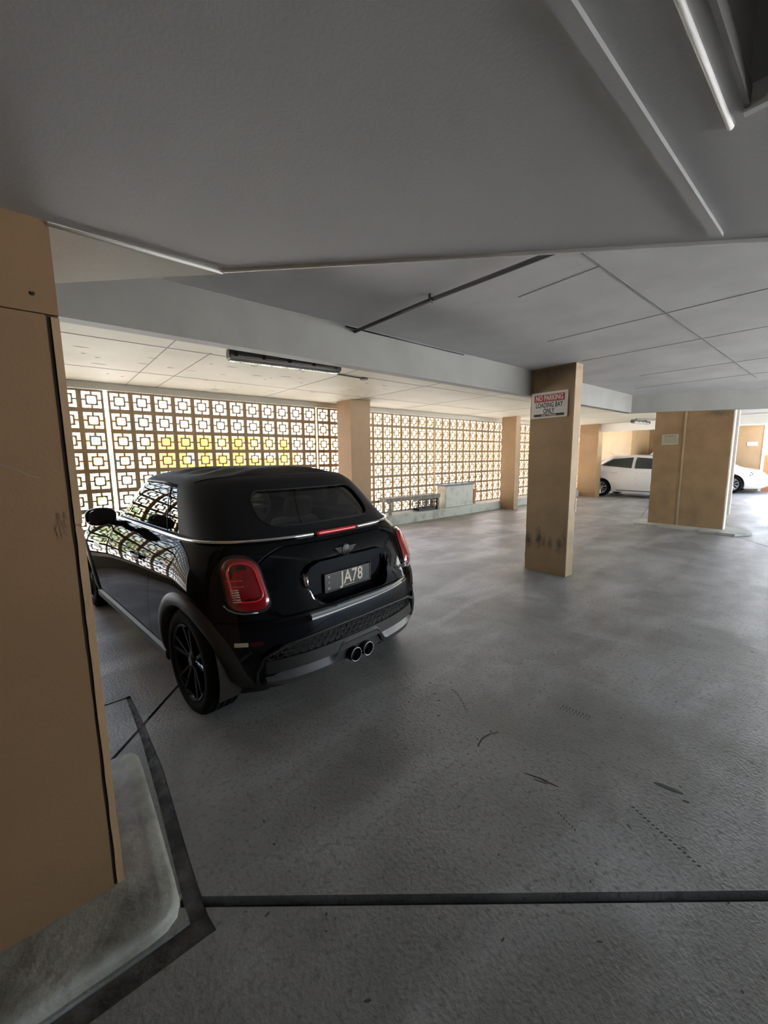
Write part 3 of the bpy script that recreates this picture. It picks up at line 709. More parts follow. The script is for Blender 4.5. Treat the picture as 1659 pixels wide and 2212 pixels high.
def patch(bvh, outline, dirn, off, m, name, parent, rings=8, dome=0.0, thick=.004, center=None, smooth=True, org=4.0):
    """star-shaped outline in the plane across dirn ('x+' from behind, 'y-' from the left, 'y+' from the right, 'x-' from the front),
    projected on the body; stands off by off + dome"""
    cx = sum(p[0] for p in outline) / len(outline); cy = sum(p[1] for p in outline) / len(outline)
    if center: cx, cy = center
    def P(a, b):
        if dirn == 'x+': o, d = Vector((-org, a, b)), Vector((1, 0, 0))
        elif dirn == 'x-': o, d = Vector((org + 3, a, b)), Vector((-1, 0, 0))
        elif dirn == 'y-': o, d = Vector((a, org, b)), Vector((0, -1, 0))
        else: o, d = Vector((a, -org, b)), Vector((0, 1, 0))
        h, nrm, i, ds = bvh.ray_cast(o, d)
        if h is None: return None, None
        if nrm.dot(d) > 0: nrm = -nrm
        return h, nrm
    bm = bmesh.new(); rows = []
    for k in range(rings + 1):
        s = k / rings; row = []
        for (a, b) in (outline if k else [(cx, cy)]):
            h, nrm = P(lerp(cx, a, s), lerp(cy, b, s))
            if h is None: bm.free(); return None
            row.append(bm.verts.new(h + nrm * (off + dome * math.sqrt(max(0, 1 - s ** 3)))))
        rows.append(row)
    skirt = []
    for (a, b) in outline:
        h, nrm = P(a, b); skirt.append(bm.verts.new(h - nrm * thick))
    rows.append(skirt); n = len(outline)
    for i in range(n): bm.faces.new((rows[0][0], rows[1][i], rows[1][(i + 1) % n]))
    for A, B in zip(rows[1:], rows[2:]):
        for i in range(n): bm.faces.new((A[i], A[(i + 1) % n], B[(i + 1) % n], B[i]))
    return obj(name, bm, m, parent, smooth, 40)
def on_surf(bvh, a, b, dirn, off=0.0, org=4.0):
    o, d = {'x+': (Vector((-org, a, b)), Vector((1, 0, 0))), 'x-': (Vector((org + 3, a, b)), Vector((-1, 0, 0))), 'y-': (Vector((a, org, b)), Vector((0, -1, 0))), 'y+': (Vector((a, -org, b)), Vector((0, 1, 0))), 'z-': (Vector((a, b, 3)), Vector((0, 0, -1)))}[dirn]
    h, nrm, i, ds = bvh.ray_cast(o, d)
    if h is None: return None
    if nrm.dot(d) > 0: nrm = -nrm
    return h + nrm * off
def rrect(a0, a1, b0, b1, r, n=6, rt=None):
    """rounded rectangle; rt = top corner radius"""
    out = []
    for (cx, cy, t0, rr) in ((a1, b1, 0, rt or r), (a0, b1, PI / 2, rt or r), (a0, b0, PI, r), (a1, b0, 1.5 * PI, r)):
        sx = 1 if cx == a1 else -1; sy = 1 if cy == b1 else -1
        for k in range(n + 1):
            t = t0 + PI / 2 * k / n; out.append((cx - sx * rr + rr * math.cos(t), cy - sy * rr + rr * math.sin(t)))
    return out
def densify(pts, d=.03):
    out = []
    for i, p in enumerate(pts):
        q = pts[(i + 1) % len(pts)]; l = math.hypot(q[0] - p[0], q[1] - p[1]); k = max(1, int(l / d))
        out += [(lerp(p[0], q[0], j / k), lerp(p[1], q[1], j / k)) for j in range(k)]
    return out

def wheel(parent, x, y, side, R_=.309, rimr=.222, style='black', wdt=.205):
    """wheel centre plane at y, outer face towards side (+1 / -1)"""
    s = side; hw = wdt / 2
    e = bpy.data.objects.new('wheel', None); COL.objects.link(e); e.parent = parent; e.location = (x, y, R_)
    bm = bmesh.new()
    pr = [(-hw * .80, rimr), (-hw * .98, rimr + .02), (-hw, rimr + .05), (-hw * .96, R_ - .025), (-hw * .80, R_ - .006)]
    for k in range(4):
        c = -hw * .55 + k * hw * .37
        pr += [(c - .008, R_), (c - .006, R_ - .008), (c + .006, R_ - .008), (c + .008, R_)]
    pr += [(hw * .80, R_ - .006), (hw * .96, R_ - .025), (hw, rimr + .05), (hw * .98, rimr + .02), (hw * .80, rimr), (0, rimr - .01)]
    lathe(bm, pr, 56, closed=True); obj('tyre', bm, 'tyre', e, True, 50)
    rm = 'rim' if style == 'black' else 'wheelsil'
    bm = bmesh.new()
    lathe(bm, [(s * hw * .86, rimr + .002), (s * hw * .92, rimr), (s * hw * .88, rimr - .014), (s * hw * .70, rimr - .022), (s * hw * .1, rimr - .034), (-s * hw * .75, rimr - .030), (-s * hw * .80, rimr), (-s * hw * .5, rimr + .001)], 48, closed=True)
    obj('rim', bm, rm, e, True, 40)
    bm = bmesh.new(); lathe(bm, [(s * .0, 0), (s * .0, rimr - .06), (-s * .02, rimr - .06), (-s * .02, 0)], 32); obj('brake_disc', bm, 'grey', e, True, 40)
    nsp = 5 if style == 'black' else 10
    for k in range(nsp):
        for dd in ((-1, 1) if style == 'black' else (0,)):
            a0 = 2 * PI * k / nsp + .3 + dd * .16; a1 = 2 * PI * k / nsp + .3 + dd * .20
            p0 = Vector((.045 * math.cos(a0), s * (hw * .62), .045 * math.sin(a0))); p1 = Vector(((rimr - .012) * math.cos(a1), s * (hw * .82), (rimr - .012) * math.sin(a1)))
            dv = (p1 - p0).normalized(); sv = dv.cross(Vector((0, 1, 0))).normalized()
            bm = bmesh.new(); w0, w1 = (.012, .011) if style == 'black' else (.014, .020)
            v = []
            for p, ww in ((p0, w0), (p1, w1)):
                for q in ((-ww, 0), (-ww * .6, .007), (ww * .6, .007), (ww, 0), (ww * .8, -.03), (-ww * .8, -.03)): v.append(bm.verts.new(p + sv * q[0] + Vector((0, s * q[1], 0))))
            for i in range(6): bm.faces.new((v[i], v[(i + 1) % 6], v[6 + (i + 1) % 6], v[6 + i]))
            bm.faces.new(v[:6][::-1]); bm.faces.new(v[6:]); obj('spoke', bm, rm, e)
    bm = bmesh.new(); lathe(bm, [(s * hw * .3, .065), (s * hw * .62, .062), (s * hw * .70, .05), (s * hw * .74, .03), (s * hw * .75, 0)], 28); obj('hub', bm, rm, e, True, 40)
    if style == 'black':
        bm = bmesh.new(); lathe(bm, [(s * hw * .72, .0275), (s * hw * .80, .026), (s * hw * .81, 0)], 24); obj('hub_cap', bm, 'grey', e, True, 40)
    return e

# ------------------------------------------------------------------ the black convertible
CX, CY, CTH = 1.34187765, 2.46650279, 1.68374891
car = empty('convertible_car', (CX, CY, 0), CTH, label='black two door convertible with a black fabric roof, parked with its tail to the viewer', cat='car')
NB = 150
xr_t = [(.20, -.475), (.26, -.535), (.33, -.565), (.45, -.573), (.56, -.562), (.61, -.549), (.66, -.524), (.74, -.494), (.82, -.462), (.90, -.435), (.95, -.405), (1.0, -.355)]
w_t = [(.20, .790), (.30, .826), (.42, .842), (.55, .852), (.66, .854), (.76, .846), (.84, .828), (.90, .805), (.95, .783), (.98, .765), (1.0, .748)]
xf_t = [(.20, 3.20), (.30, 3.28), (.5, 3.31), (.7, 3.28), (.85, 3.20), (1.0, 3.05)]
zt_t = [(-.6, .985), (1.5, .985), (1.72, .965), (2.1, .935), (2.6, .895), (3.0, .84), (3.3, .78)]
rings = []
zv = [0, .03, .06, .1, .15, .2, .26, .32, .38, .43, .47, .50, .53, .57, .62, .67, .72, .77, .81, .85, .88, .91, .935, .955, .97, .985, 1.0]
for v in zv:
    zn = .2 + .8 * v
    c = contour(sprof(xr_t, zn), sprof(xf_t, zn), sprof(w_t, zn), .62, 2.9, .95, 2.5, NB)
    rings.append([Vector((x, y, .2 + v * (sprof(zt_t, x) - .2) + (0.012 * max(0, (.4 - x)) * v if x < .4 else 0))) for x, y in c])
body0 = to_mesh(loft(rings, (-.05, 2.6), lambda x: .02 + .055 * min(max((x - 1.4) / .8, 0), 1)))
BV = BVHTree.FromPolygons([v.co.copy() for v in body0.vertices], [p.vertices[:] for p in body0.polygons])
def ycyl(x, z, r, y0, y1, n=56):
    bm = bmesh.new(); cyl(bm, (x, y0, z), (x, y1, z), r, n=n); return bm
def bprism(pts, lo, hi, axis):
    bm = bmesh.new(); prism(bm, pts, lo, hi, axis); return bm
WA = .345
wells = [('DIFFERENCE', ycyl(x, .309, WA, a, b)) for x in (0, 2.495) for a, b in ((.56, 1.1), (-1.1, -.56))]
cabin = ('DIFFERENCE', bprism([(-.12, 1.3), (-.12, .80), (.25, .40), (1.80, .40), (1.74, 1.3)], -.64, .64, 'y'))
door_o = [(.615, .285), (.60, .45), (.535, .62), (.50, .75), (.50, 1.1), (1.66, 1.1), (1.68, .9), (1.70, .60), (1.66, .285)]
def inset(pts, d):
    cx = sum(p[0] for p in pts) / len(pts); cy = sum(p[1] for p in pts) / len(pts)
    return [(p[0] - math.copysign(d, p[0] - cx), p[1] - (math.copysign(d, p[1] - cy) if abs(p[1] - cy) > .2 else 0)) for p in pts]
lid_o = rrect(-.575, .575, .615, .965, .09, 5, .12)
lid_i = rrect(-.570, .570, .620, .960, .086, 5, .116)
rec_o = [(y * 1.0, z) for y, z in [(-.335, .80), (-.30, .845), (-.25, .862), (.25, .862), (.30, .845), (.335, .80), (.335, .745), (.31, .67), (.275, .632), (.23, .622), (-.23, .622), (-.275, .632), (-.31, .67), (-.335, .745)]]
bmp_box = lambda g: BM((-1, -.215 - g, -1, 1, 0, .612 - g))
lidcut = ('DIFFERENCE', bprism(lid_o, -1, -.35, 'x'))
doorcuts = [('DIFFERENCE', bprism(door_o, *s, 'y')) for s in ((.665, 1.1), (-1.1, -.665))]
gr_o = [(-.61, .415), (-.50, .462), (-.30, .482), (.30, .482), (.50, .462), (.61, .415), (.635, .33), (.61, .25), (.50, .225), (.22, .225), (.16, .24), (-.16, .24), (-.22, .225), (-.50, .225), (-.61, .25), (-.635, .33)]
bodym = boolean(body0, wells + [cabin] + doorcuts + [('DIFFERENCE', BM((-1, -.21, -1, 1, 0, .614))), lidcut])
link('body_shell', bodym, 'paint', car, True, 35)
def SX(y, z=.37): return on_surf(BV, y, z, 'x+').x
bm_ = boolean(body0, wells + [('INTERSECT', BM((-1, -.215, -1, 1, 0, .610))), ('DIFFERENCE', bprism([(-1.2, -.625)] + [(SX(-.625 + 1.25 * k / 30) + .034 - .03 * abs(-1 + 2 * k / 30) ** 8, -.625 + 1.25 * k / 30) for k in range(31)] + [(-1.2, .625)], .228, .478, 'z')), ('DIFFERENCE', bprism([(-.17, .19), (-.15, .30), (-.11, .335), (.11, .335), (.15, .30), (.17, .19)], -1, -.40, 'x'))])
bumper = link('rear_bumper', bm_, 'paint', car, True, 35)
lid = link('boot_lid', boolean(body0, [('INTERSECT', bprism(lid_i, -1, -.36, 'x')), ('DIFFERENCE', bprism(rec_o, -1, -.447, 'x'))]), 'paint', car, True, 35)
for s, yy in ((1, (.67, 1.1)), (-1, (-1.1, -.67))):
    dm = boolean(body0, [('INTERSECT', bprism(inset(door_o, .004), *yy, 'y'))])
    dr = link('door', dm, 'paint', car, True, 35)
    # handle: cup and chrome bar
    xh, zh = .80, .815
    p = on_surf(BV, xh, zh, 'y-' if s > 0 else 'y+')
    patch(BV, [(xh + .055 * math.cos(t), zh - .008 + .030 * math.sin(t)) for t in [2 * PI * i / 20 for i in range(20)]], 'y-' if s > 0 else 'y+', .001, 'black', 'handle_cup', dr, 3)
    bm = bmesh.new(); tube(bm, [p + Vector((-.10, s * .004, -.004)), p + Vector((-.085, s * .028, .0)), p + Vector((0, s * .034, .004)), p + Vector((.085, s * .028, .0)), p + Vector((.10, s * .004, -.004))], .012, 10)
    obj('door_handle', bm, 'chrome', dr, True)
# cheeks of interior
obj('interior_tub', BM((-.10, 1.74, -.635, .635, .385, .41)), 'dash', car)
# chrome waist strip, red lamp in its middle
ctr = contour(-.352, 2.4, .752, .62, 2.9, .8, 2.5, 220)
half = [p for p in ctr[:221] if p[0] < 1.76]
def wz(x): return .988 + (.012 * max(0, .4 - x))
Lp = [Vector((x - .004 * (1 if x < .1 else 0), y + .004, wz(x) + .006)) for x, y in half]
full = [Vector((p.x, -p.y, p.z)) for p in Lp[::-1]] + Lp[1:]
def seg(pts, a, b): return [p for p in pts if a <= p.y <= b or p.x > .3 and (a < -.5 or b > .5) and ((p.y < 0) == (a < -.5))]
left = [p for p in full if p.y > .165]; right = [p for p in full if p.y < -.165]; mid = [p for p in full if -.17 <= p.y <= .17]
for pp in (left, right):
    bm = bmesh.new(); tube(bm, pp, .0105, 8, .8); obj('chrome_strip', bm, 'chrome', car, True)
bm = bmesh.new(); tube(bm, [Vector((p.x - .002, p.y, p.z)) for p in mid] if len(mid) > 3 else [Vector((-.36, -.17, 1.0)), Vector((-.362, 0, 1.0)), Vector((-.36, .17, 1.0))], .0135, 8); obj('brake_lamp', bm, 'lens2', car, True)

# soft top
gx_r = [(.96, -.350), (1.0, -.338), (1.03, -.305), (1.08, -.245), (1.16, -.165), (1.24, -.085), (1.30, -.02), (1.335, .045), (1.352, .12)]
gx_f = [(.96, 1.93), (1.0, 1.86), (1.1, 1.73), (1.2, 1.61), (1.3, 1.48), (1.352, 1.39)]
gw = [(.96, .735), (1.0, .733), (1.05, .722), (1.12, .704), (1.2, .678), (1.27, .648), (1.31, .618), (1.335, .585), (1.352, .535)]
rings = []
for z in [.965, .98, 1.0, 1.015, 1.03, 1.05, 1.08, 1.11, 1.14, 1.17, 1.2, 1.23, 1.26, 1.285, 1.305, 1.32, 1.332, 1.343, 1.352]:
    c = contour(sprof(gx_r, z), sprof(gx_f, z), sprof(gw, z), .50, 2.7, .42, 2.8, 130)
    rings.append([Vector((x, y, z)) for x, y in c])
def folds(x, y, s):
    e = min(max((x + .1) / .3, 0), 1) * min(max((1.2 - x) / .15, 0), 1)
    return e * (.014 * math.sin(2 * PI * (x + .45 * abs(y)) / .27) * min(1, abs(y) / .35 + .15)) * (1 - abs(s) ** 6)
top0 = to_mesh(loft(rings, (.35, 1.08), .045, False, folds, ns=12))
TV = BVHTree.FromPolygons([v.co.copy() for v in top0.vertices], [p.vertices[:] for p in top0.polygons])
rw = rrect(-.445, .445, 1.058, 1.262, .095, 7, .07)
rw = [(y * (1.0 - .35 * (z - 1.058)), z) for y, z in rw]
sw = [(.255, 1.0), (.33, 1.12), (.44, 1.245), (.49, 1.284), (.62, 1.298), (1.10, 1.302), (1.385, 1.292), (1.46, 1.235), (1.60, 1.13), (1.75, 1.0)]
ws = rrect(-.60, .60, .995, 1.315, .06, 5)
cutsT = [('DIFFERENCE', bprism(rw, -1, .15, 'x')), ('DIFFERENCE', bprism(sw, -1, 1, 'y')), ('DIFFERENCE', bprism([(y * (1 - .3 * (z - 1)), z) for y, z in ws], 1.28, 2.3, 'x'))]
topm = boolean(top0, cutsT, solidify=.018)
link('soft_top', topm, 'fabric', car, True, 40)
def keep(pred, off):
    bm = bmesh.new(); bm.from_mesh(top0); bm.normal_update()
    for v in bm.verts: v.co -= v.normal * off
    bmesh.ops.delete(bm, geom=[f for f in bm.faces if not pred(f.calc_center_median(), f.normal)], context='FACES'); return bm
def inpoly(p, poly, g=0):
    x, y = p; c = False; cx = sum(a for a, b in poly) / len(poly); cy = sum(b for a, b in poly) / len(poly)
    P_ = [(cx + (a - cx) * (1 + g), cy + (b - cy) * (1 + g)) for a, b in poly]
    for (x0, y0), (x1, y1) in zip(P_, P_[1:] + P_[:1]):
        if (y0 > y) != (y1 > y) and x < (x1 - x0) * (y - y0) / (y1 - y0) + x0: c = not c
    return c
obj('rear_window', keep(lambda c, n_: c.x < .15 and inpoly((c.y, c.z), rw, .06), .012), 'rglass', car, True, norm=False)
for s in (1, -1): obj('side_window', keep(lambda c, n_: c.y * s > .3 and inpoly((c.x, c.z), sw, .05), .012), 'glass', car, True, norm=False)
obj('windscreen', keep(lambda c, n_: c.x > 1.35 and abs(c.y) < .62 and .98 < c.z < 1.33 and n_.x > .35, .012), 'glass', car, True, norm=False)
for s in (1, -1):   # quarter glass divider, pillar seal and roof seam
    dn = 'y-' if s > 0 else 'y+'
    bm = bmesh.new(); tube(bm, [on_surf(TV, x, z, dn, -.004) for x, z in ((.46, 1.005), (.50, 1.08), (.55, 1.18), (.62, 1.295))], .0035, 6); obj('window_divider', bm, 'black', car, True)
    bm = bmesh.new(); tube(bm, [on_surf(TV, x, z, dn, .001) for x, z in ((1.77, 1.0), (1.62, 1.12), (1.48, 1.225), (1.40, 1.287), (1.15, 1.304), (.75, 1.302), (.50, 1.288))], .0075, 6); obj('window_seal', bm, 'black', car, True)
bm = bmesh.new(); L_ = []
for i in range(41):
    y = -.60 + 1.2 * i / 40; x = .02 + .10 * (1 - (y / .6) ** 2) * 0 + .18 * abs(y / .6) ** 3
    h = on_surf(TV, x + .10, y, 'z-', .001)
    if h: L_.append(h)
tube(bm, L_, .004, 6); obj('roof_seam', bm, 'fabric', car, True)
# rear window rim
bm = bmesh.new(); tube(bm, [on_surf(TV, y, z, 'x+', .0) for y, z in densify(rw, .04)], .006, 6, closed=True); obj('window_rim', bm, 'fabric', car, True)

# tail lamps
tl = rrect(-.080, .080, -.128, .128, .056, 8, .066)
for s in (1, -1):
    def tlo(k, dy=0, dz=0):
        return [((s * (.632 + y * k * (1 - .12 * (z / .15)) + dy)), .795 + z * k + dz) for y, z in tl]
    cc = (s * .632, .795)
    bz = patch(BV, tlo(1.12), 'x+', .003, 'black', 'tail_lamp', car, 6, .003, .01, cc)
    bm = bmesh.new(); tube(bm, [on_surf(BV, s * (.640 + y), z, 'x+', .004) for y, z in ((.098, .70), (.085, .678), (.06, .662), (.03, .655), (-.03, .655))], .004, 6); obj('lamp_trim', bm, 'satin', bz, True)
    patch(BV, tlo(1.0), 'x+', .014, 'lens', 'lens', bz, 10, .016, .01, cc)
    # inner lighter ring and cross bars under the lens surface
    ring = tlo(.72, s * 0, .008)
    bm = bmesh.new(); tube(bm, [on_surf(BV, a, b, 'x+', .026) for a, b in densify(ring, .03)], .0055, 6, closed=True); obj('light_ring', bm, 'lens2', bz, True)
    patch(BV, [(s * (.648 + a), .855 + b) for a, b in rrect(-.038, .038, -.03, .035, .015)], 'x+', .0285, 'lens3', 'reflector_cell', bz, 3, .0, .01)
    patch(BV, [(s * (.615 + a), .745 + b) for a, b in rrect(-.025, .035, -.04, .04, .012)], 'x+', .0285, 'lens3', 'reflector_cell', bz, 3, .0, .01)
    for zz in (.815, .785):
        bm = bmesh.new(); tube(bm, [on_surf(BV, s * y, zz, 'x+', .029) for y in (.70, .68, .66, .64)], .0025, 5); obj('lens_bar', bm, 'lens2', bz, True)
    bm = bmesh.new()
    for k in range(6):
        z = .715 + k * .011; tube(bm, [on_surf(BV, s * y, z, 'x+', .029) for y in (.695, .68, .665)], .003, 5)
    obj('reversing_cell', bm, 'reflx', bz, True)
# plate recess: liner, chrome blade at its left end, plate and letters
lp = empty('plate_recess', kind=None); lp.parent = lid
obj('recess_back', bprism(rec_o, -.449, -.445, 'x'), 'paint', lp)
for s in (1, -1):
    edge = [(s * y, z) for y, z in ((.338, .795), (.337, .75), (.322, .70), (.300, .655), (.272, .634))]
    bm = bmesh.new(); tube(bm, [(-.480 - .003 * (.8 - z) * 10 * .6, y, z) for y, z in edge], .017 if s > 0 else .008, 8, .8); obj('recess_trim', bm, 'chrome' if s > 0 else 'paint', lp, True)
bar = [(-.345, .815), (-.31, .85), (-.25, .868), (.25, .868), (.31, .85), (.345, .815), (.30, .825), (.25, .838), (-.25, .838), (-.30, .825)]
b0 = bprism(bar, -.497, -.445, 'x'); obj('handle_bar', b0, 'paint', lp)
pz = .715; px_ = -.463
obj('number_plate', BM((px_, px_ + .014, -.186, .186, pz - .054, pz + .054), bev=.003), 'plate', lp)
RP = Matrix(((0, 0, -1, 0), (-1, 0, 0, 0), (0, 1, 0, 0), (0, 0, 0, 1)))
def rear_text(s_, y, z, size, m, sx=1, bold=0, x=px_ - .0012, nm='lettering'):
    return text(s_, size, m, lp, nm, sx=sx, depth=.0006, bold=bold, mw=Matrix.Translation((x, y, z)) @ RP)
rear_text('JA78', -.028, pz + .004, .116, 'plateink', .84, .0018, nm='plate_number')
for ch, dz in (('N', .036), ('S', .0), ('W', -.036)): rear_text(ch, .158, pz + dz, .020, 'plateink', 1, .0004, nm='plate_state')
obj('plate_line', BM((px_ - .0012, px_, -.05, .035, pz - .045, pz - .0425)), 'plateink', lp)
obj('plate_frame', BM((px_ - .003, px_ + .012, .186, .191, pz - .058, pz + .058), (px_ - .003, px_ + .012, -.191, -.186, pz - .058, pz + .058), (px_ - .003, px_ + .012, -.19, .19, pz - .0585, pz - .054)), 'black', lp)
# winged badge
pb_ = on_surf(BV, 0, .895, 'x+', .0)
bm = bmesh.new(); lathe(bm, [(-.012, 0), (-.012, .030), (-.009, .034), (0, .034)], 28, 'x', (pb_.x, 0, .893)); bdg = obj('round_badge', bm, 'black', lid, True, 40)
bm = bmesh.new()
for s in (1, -1):
    for k in range(4): box(bm, pb_.x - .009, pb_.x - .002, *sorted((s * .034, s * (.085 - .010 * k))), .893 + .012 - .009 * k, .893 + .017 - .009 * k)
o = obj('badge_wing', bm, 'black', bdg); o['kind'] = 'stuff'
bm = bmesh.new(); lathe(bm, [(-.0135, .027), (-.0135, .031), (-.010, .031), (-.010, .027)], 28, 'x', (pb_.x, 0, .893), closed=True); obj('badge_ring', bm, 'grey', bdg, True, 40)
q = on_surf(BV, -.47, .675, 'x+', .002)
t = text('COOPER', .036, 'signk', lid, 'model_lettering', sx=.95, depth=.002, bold=.0006, mw=Matrix.Translation((q.x - .006, -.445, .690)) @ Matrix.Rotation(math.radians(-7), 4, 'Z') @ RP)
t = text('S', .040, 'chrome', lid, 'model_lettering', sx=1, depth=.002, bold=.0006, mw=Matrix.Translation((q.x + .004, -.535, .690)) @ Matrix.Rotation(math.radians(-9), 4, 'Z') @ RP)
# bumper: mesh grille, blade, reflectors, exhausts
bm = bmesh.new()
for r in range(3):
    for c in range(-14, 15):
        y = c * .044 + (.022 if r % 2 else 0); z = .408 + r * .027
        if abs(y) > .585 - max(0, r - .5) * .06: continue
        pts = [(y + .0225 * math.cos(t), z + .016 * math.sin(t)) for t in [PI / 6 + PI / 3 * i for i in range(6)]]
        for i in range(6):
            a, b = pts[i], pts[(i + 1) % 6]; xx = SX(y) + .012
            tube(bm, [(xx, *a), (xx, *b)], .0028, 4)
o = obj('grille_mesh', bm, 'grey', bumper); o['kind'] = 'stuff'
obj('grille_backing', bprism([(SX(-.60 + .04 * k) + .028, -.60 + .04 * k) for k in range(31)] + [(SX(.60 - .04 * k) + .040, .60 - .04 * k) for k in range(31)], .24, .475, 'z'), 'black', bumper)
def blade_line(i, n=60):
    y = -.60 + 1.2 * i / n; a = abs(y)
    lo = .212 + .115 * (1 - min(max((a - .135) / .10, 0), 1)) ; 
    t = min(max((a - .135) / .10, 0), 1); t = t * t * (3 - 2 * t)
    zl = .338 - .105 * t; zh_ = .392 - .085 * t
    if a > .50: zh_ -= (a - .50) * .1; zl += (a - .50) * .25
    return y, zl, zh_
bm = bmesh.new(); rows = []
for i in range(61):
    y, zl, zh_ = blade_line(i); xx = SX(y, .30) - .006
    rows.append([bm.verts.new(p) for p in ((xx + .05, y, zl - .004), (xx, y, zl), (xx - .010, y, (zl + zh_) / 2 - .004), (xx + .012, y, zh_), (xx + .055, y, zh_ + .002))])
for A, B in zip(rows, rows[1:]):
    for k in range(4): bm.faces.new((A[k], A[k + 1], B[k + 1], B[k]))
    bm.faces.new((A[4], A[0], B[0], B[4]))
bm.faces.new(rows[0]); bm.faces.new(rows[-1][::-1])
obj('diffuser_blade', bm, mat('blade_grey', (.085, .085, .088), .38, .5), bumper, True, 35)
bm = bmesh.new(); rows = []
for i in range(41):
    y = -.60 + 1.2 * i / 40; xx = SX(y) + .010
    rows.append([bm.verts.new(p) for p in ((xx + .03, y, .31), (xx - .008, y, .318), (xx, y, .385), (xx + .03, y, .392))])
for A, B in zip(rows, rows[1:]):
    for k in range(4): bm.faces.new((A[k], A[(k + 1) % 4], B[(k + 1) % 4], B[k]))
bm.faces.new(rows[0]); bm.faces.new(rows[-1][::-1]); obj('valance_panel', bm, 'clad', bumper, True, 35)
bm = bmesh.new(); L_ = [(-.612, .415), (-.50, .466), (-.30, .486), (.30, .486), (.50, .466), (.612, .415), (.642, .33), (.615, .24)]
P_ = [on_surf(BV, y, z, 'x+', .002) for y, z in [(-.615, .24), (-.642, .33)] + L_]
tube(bm, P_, .010, 8); obj('grille_surround', bm, 'clad', bumper, True)
bm = bmesh.new(); P_ = []
for i in range(41):
    y = -.64 + 1.28 * i / 40; h = on_surf(BV, y, .215, 'x+', .004)
    if h and not abs(y) < .20: P_.append(h)
tube(bm, [p for p in P_ if p.y < 0], .016, 8); obj('lower_lip', bm, 'clad', bumper, True); bm = bmesh.new(); tube(bm, [p for p in P_ if p.y > 0], .016, 8); obj('lower_lip', bm, 'clad', bumper, True)
for y in (.052, -.052):
    bm = bmesh.new(); lathe(bm, [(-.575, .0385), (-.580, .0415), (-.575, .045), (-.561, .0455), (-.30, .045), (-.30, .038), (-.50, .038)], 32, 'x', (0, y, .258), closed=True)
    ex = obj('exhaust_pipe', bm, 'grey', bumper, True, 40)
    bm = bmesh.new(); tube(bm, [(-.578, y + .042 * math.cos(t), .258 + .042 * math.sin(t)) for t in [2 * PI * i / 28 for i in range(28)]], .003, 6, closed=True); obj('pipe_rim', bm, 'satin', ex, True)
    bm = bmesh.new(); lathe(bm, [(-.54, 0), (-.54, .0385)], 24, 'x', (0, y, .258)); obj('pipe_bore', bm, 'darkgap', ex)
obj('exhaust_tunnel', BM((-.43, -.42, -.2, .2, .16, .36)), 'black', bumper)
for s in (1, -1):
    patch(BV, [(s * (.70 + a), .500 + b) for a, b in rrect(-.025, .028, -.011, .011, .003)], 'x+', .003, 'reflx', 'reflector', bumper, 2, 0)
    patch(BV, [(s * (.64 + a), .500 + b) for a, b in rrect(-.028, .028, -.012, .012, .003)], 'x+', .003, 'lens3', 'reflector', bumper, 2, 0)
# arch cladding, sills, wheels
for (cx_, nm) in ((0, 'rear'), (2.495, 'front')):
    for s in (1, -1):
        dn = 'y-' if s > 0 else 'y+'; bm = bmesh.new(); rows = []; last = {}
        N_ = 54
        for i in range(N_ + 1):
            a = math.radians(-24 + 228 * i / N_); row = []
            for (r, off) in ((.338, -.05), (.338, .006), (.345, .013), (.365, .017), (.395, .012), (.410, .002), (.412, -.01)):
                if nm == 'rear' and a > PI: r2 = r + (.02 * (a - PI) / .5 if r > .39 else 0)
                else: r2 = r
                x = cx_ + r2 * math.cos(a); z = .309 + r2 * math.sin(a); zz = max(z, .215)
                h = on_surf(BV, x, zz, dn)
                y = h.y if h else last.get(r, .8 * s)
                last[r] = y
                row.append(bm.verts.new((x, y + s * off, max(z, .185))))
            rows.append(row)
        for A, B in zip(rows, rows[1:]):
            for k in range(6): bm.faces.new((A[k], A[k + 1], B[k + 1], B[k]))
        obj('wheel_arch', bm, 'clad', car, True, 50)
for s in (1, -1):
    bm = bmesh.new(); rows = []
    for i in range(21):
        x = .36 + (2.14 - .36) * i / 20; h = on_surf(BV, x, .27, 'y-' if s > 0 else 'y+'); y = abs(h.y)
        rows.append([bm.verts.new((x, s * (y + o_), z)) for o_, z in ((-.06, .185), (.004, .19), (.016, .215), (.016, .255), (-.004, .275), (-.06, .275))])
    for A, B in zip(rows, rows[1:]):
        for k in range(6): bm.faces.new((A[k], A[(k + 1) % 6], B[(k + 1) % 6], B[k]))
    bm.faces.new(rows[0]); bm.faces.new(rows[-1][::-1]); obj('sill_cladding', bm, 'clad', car, True, 40)
for x in (0, 2.495):
    for s in (1, -1):
        wheel(car, x, s * .735, s)
        bm = bmesh.new(); 
        N_ = 28; A = []; B = []
        for i in range(N_ + 1):
            a = math.radians(-22 + 224 * i / N_); A.append(bm.verts.new((x + .343 * math.cos(a), s * .565, .309 + .343 * math.sin(a)))); B.append(bm.verts.new((x + .343 * math.cos(a), s * .80, .309 + .343 * math.sin(a))))
        for i in range(N_): bm.faces.new((A[i], A[i + 1], B[i + 1], B[i]))
        bm.faces.new([bm.verts.new((x + .342 * math.cos(t), s * .563, .309 + .342 * math.sin(t))) for t in [math.radians(-22 + 224 * i / 28) for i in range(29)]]); obj('arch_liner', bm, 'darkgap', car)
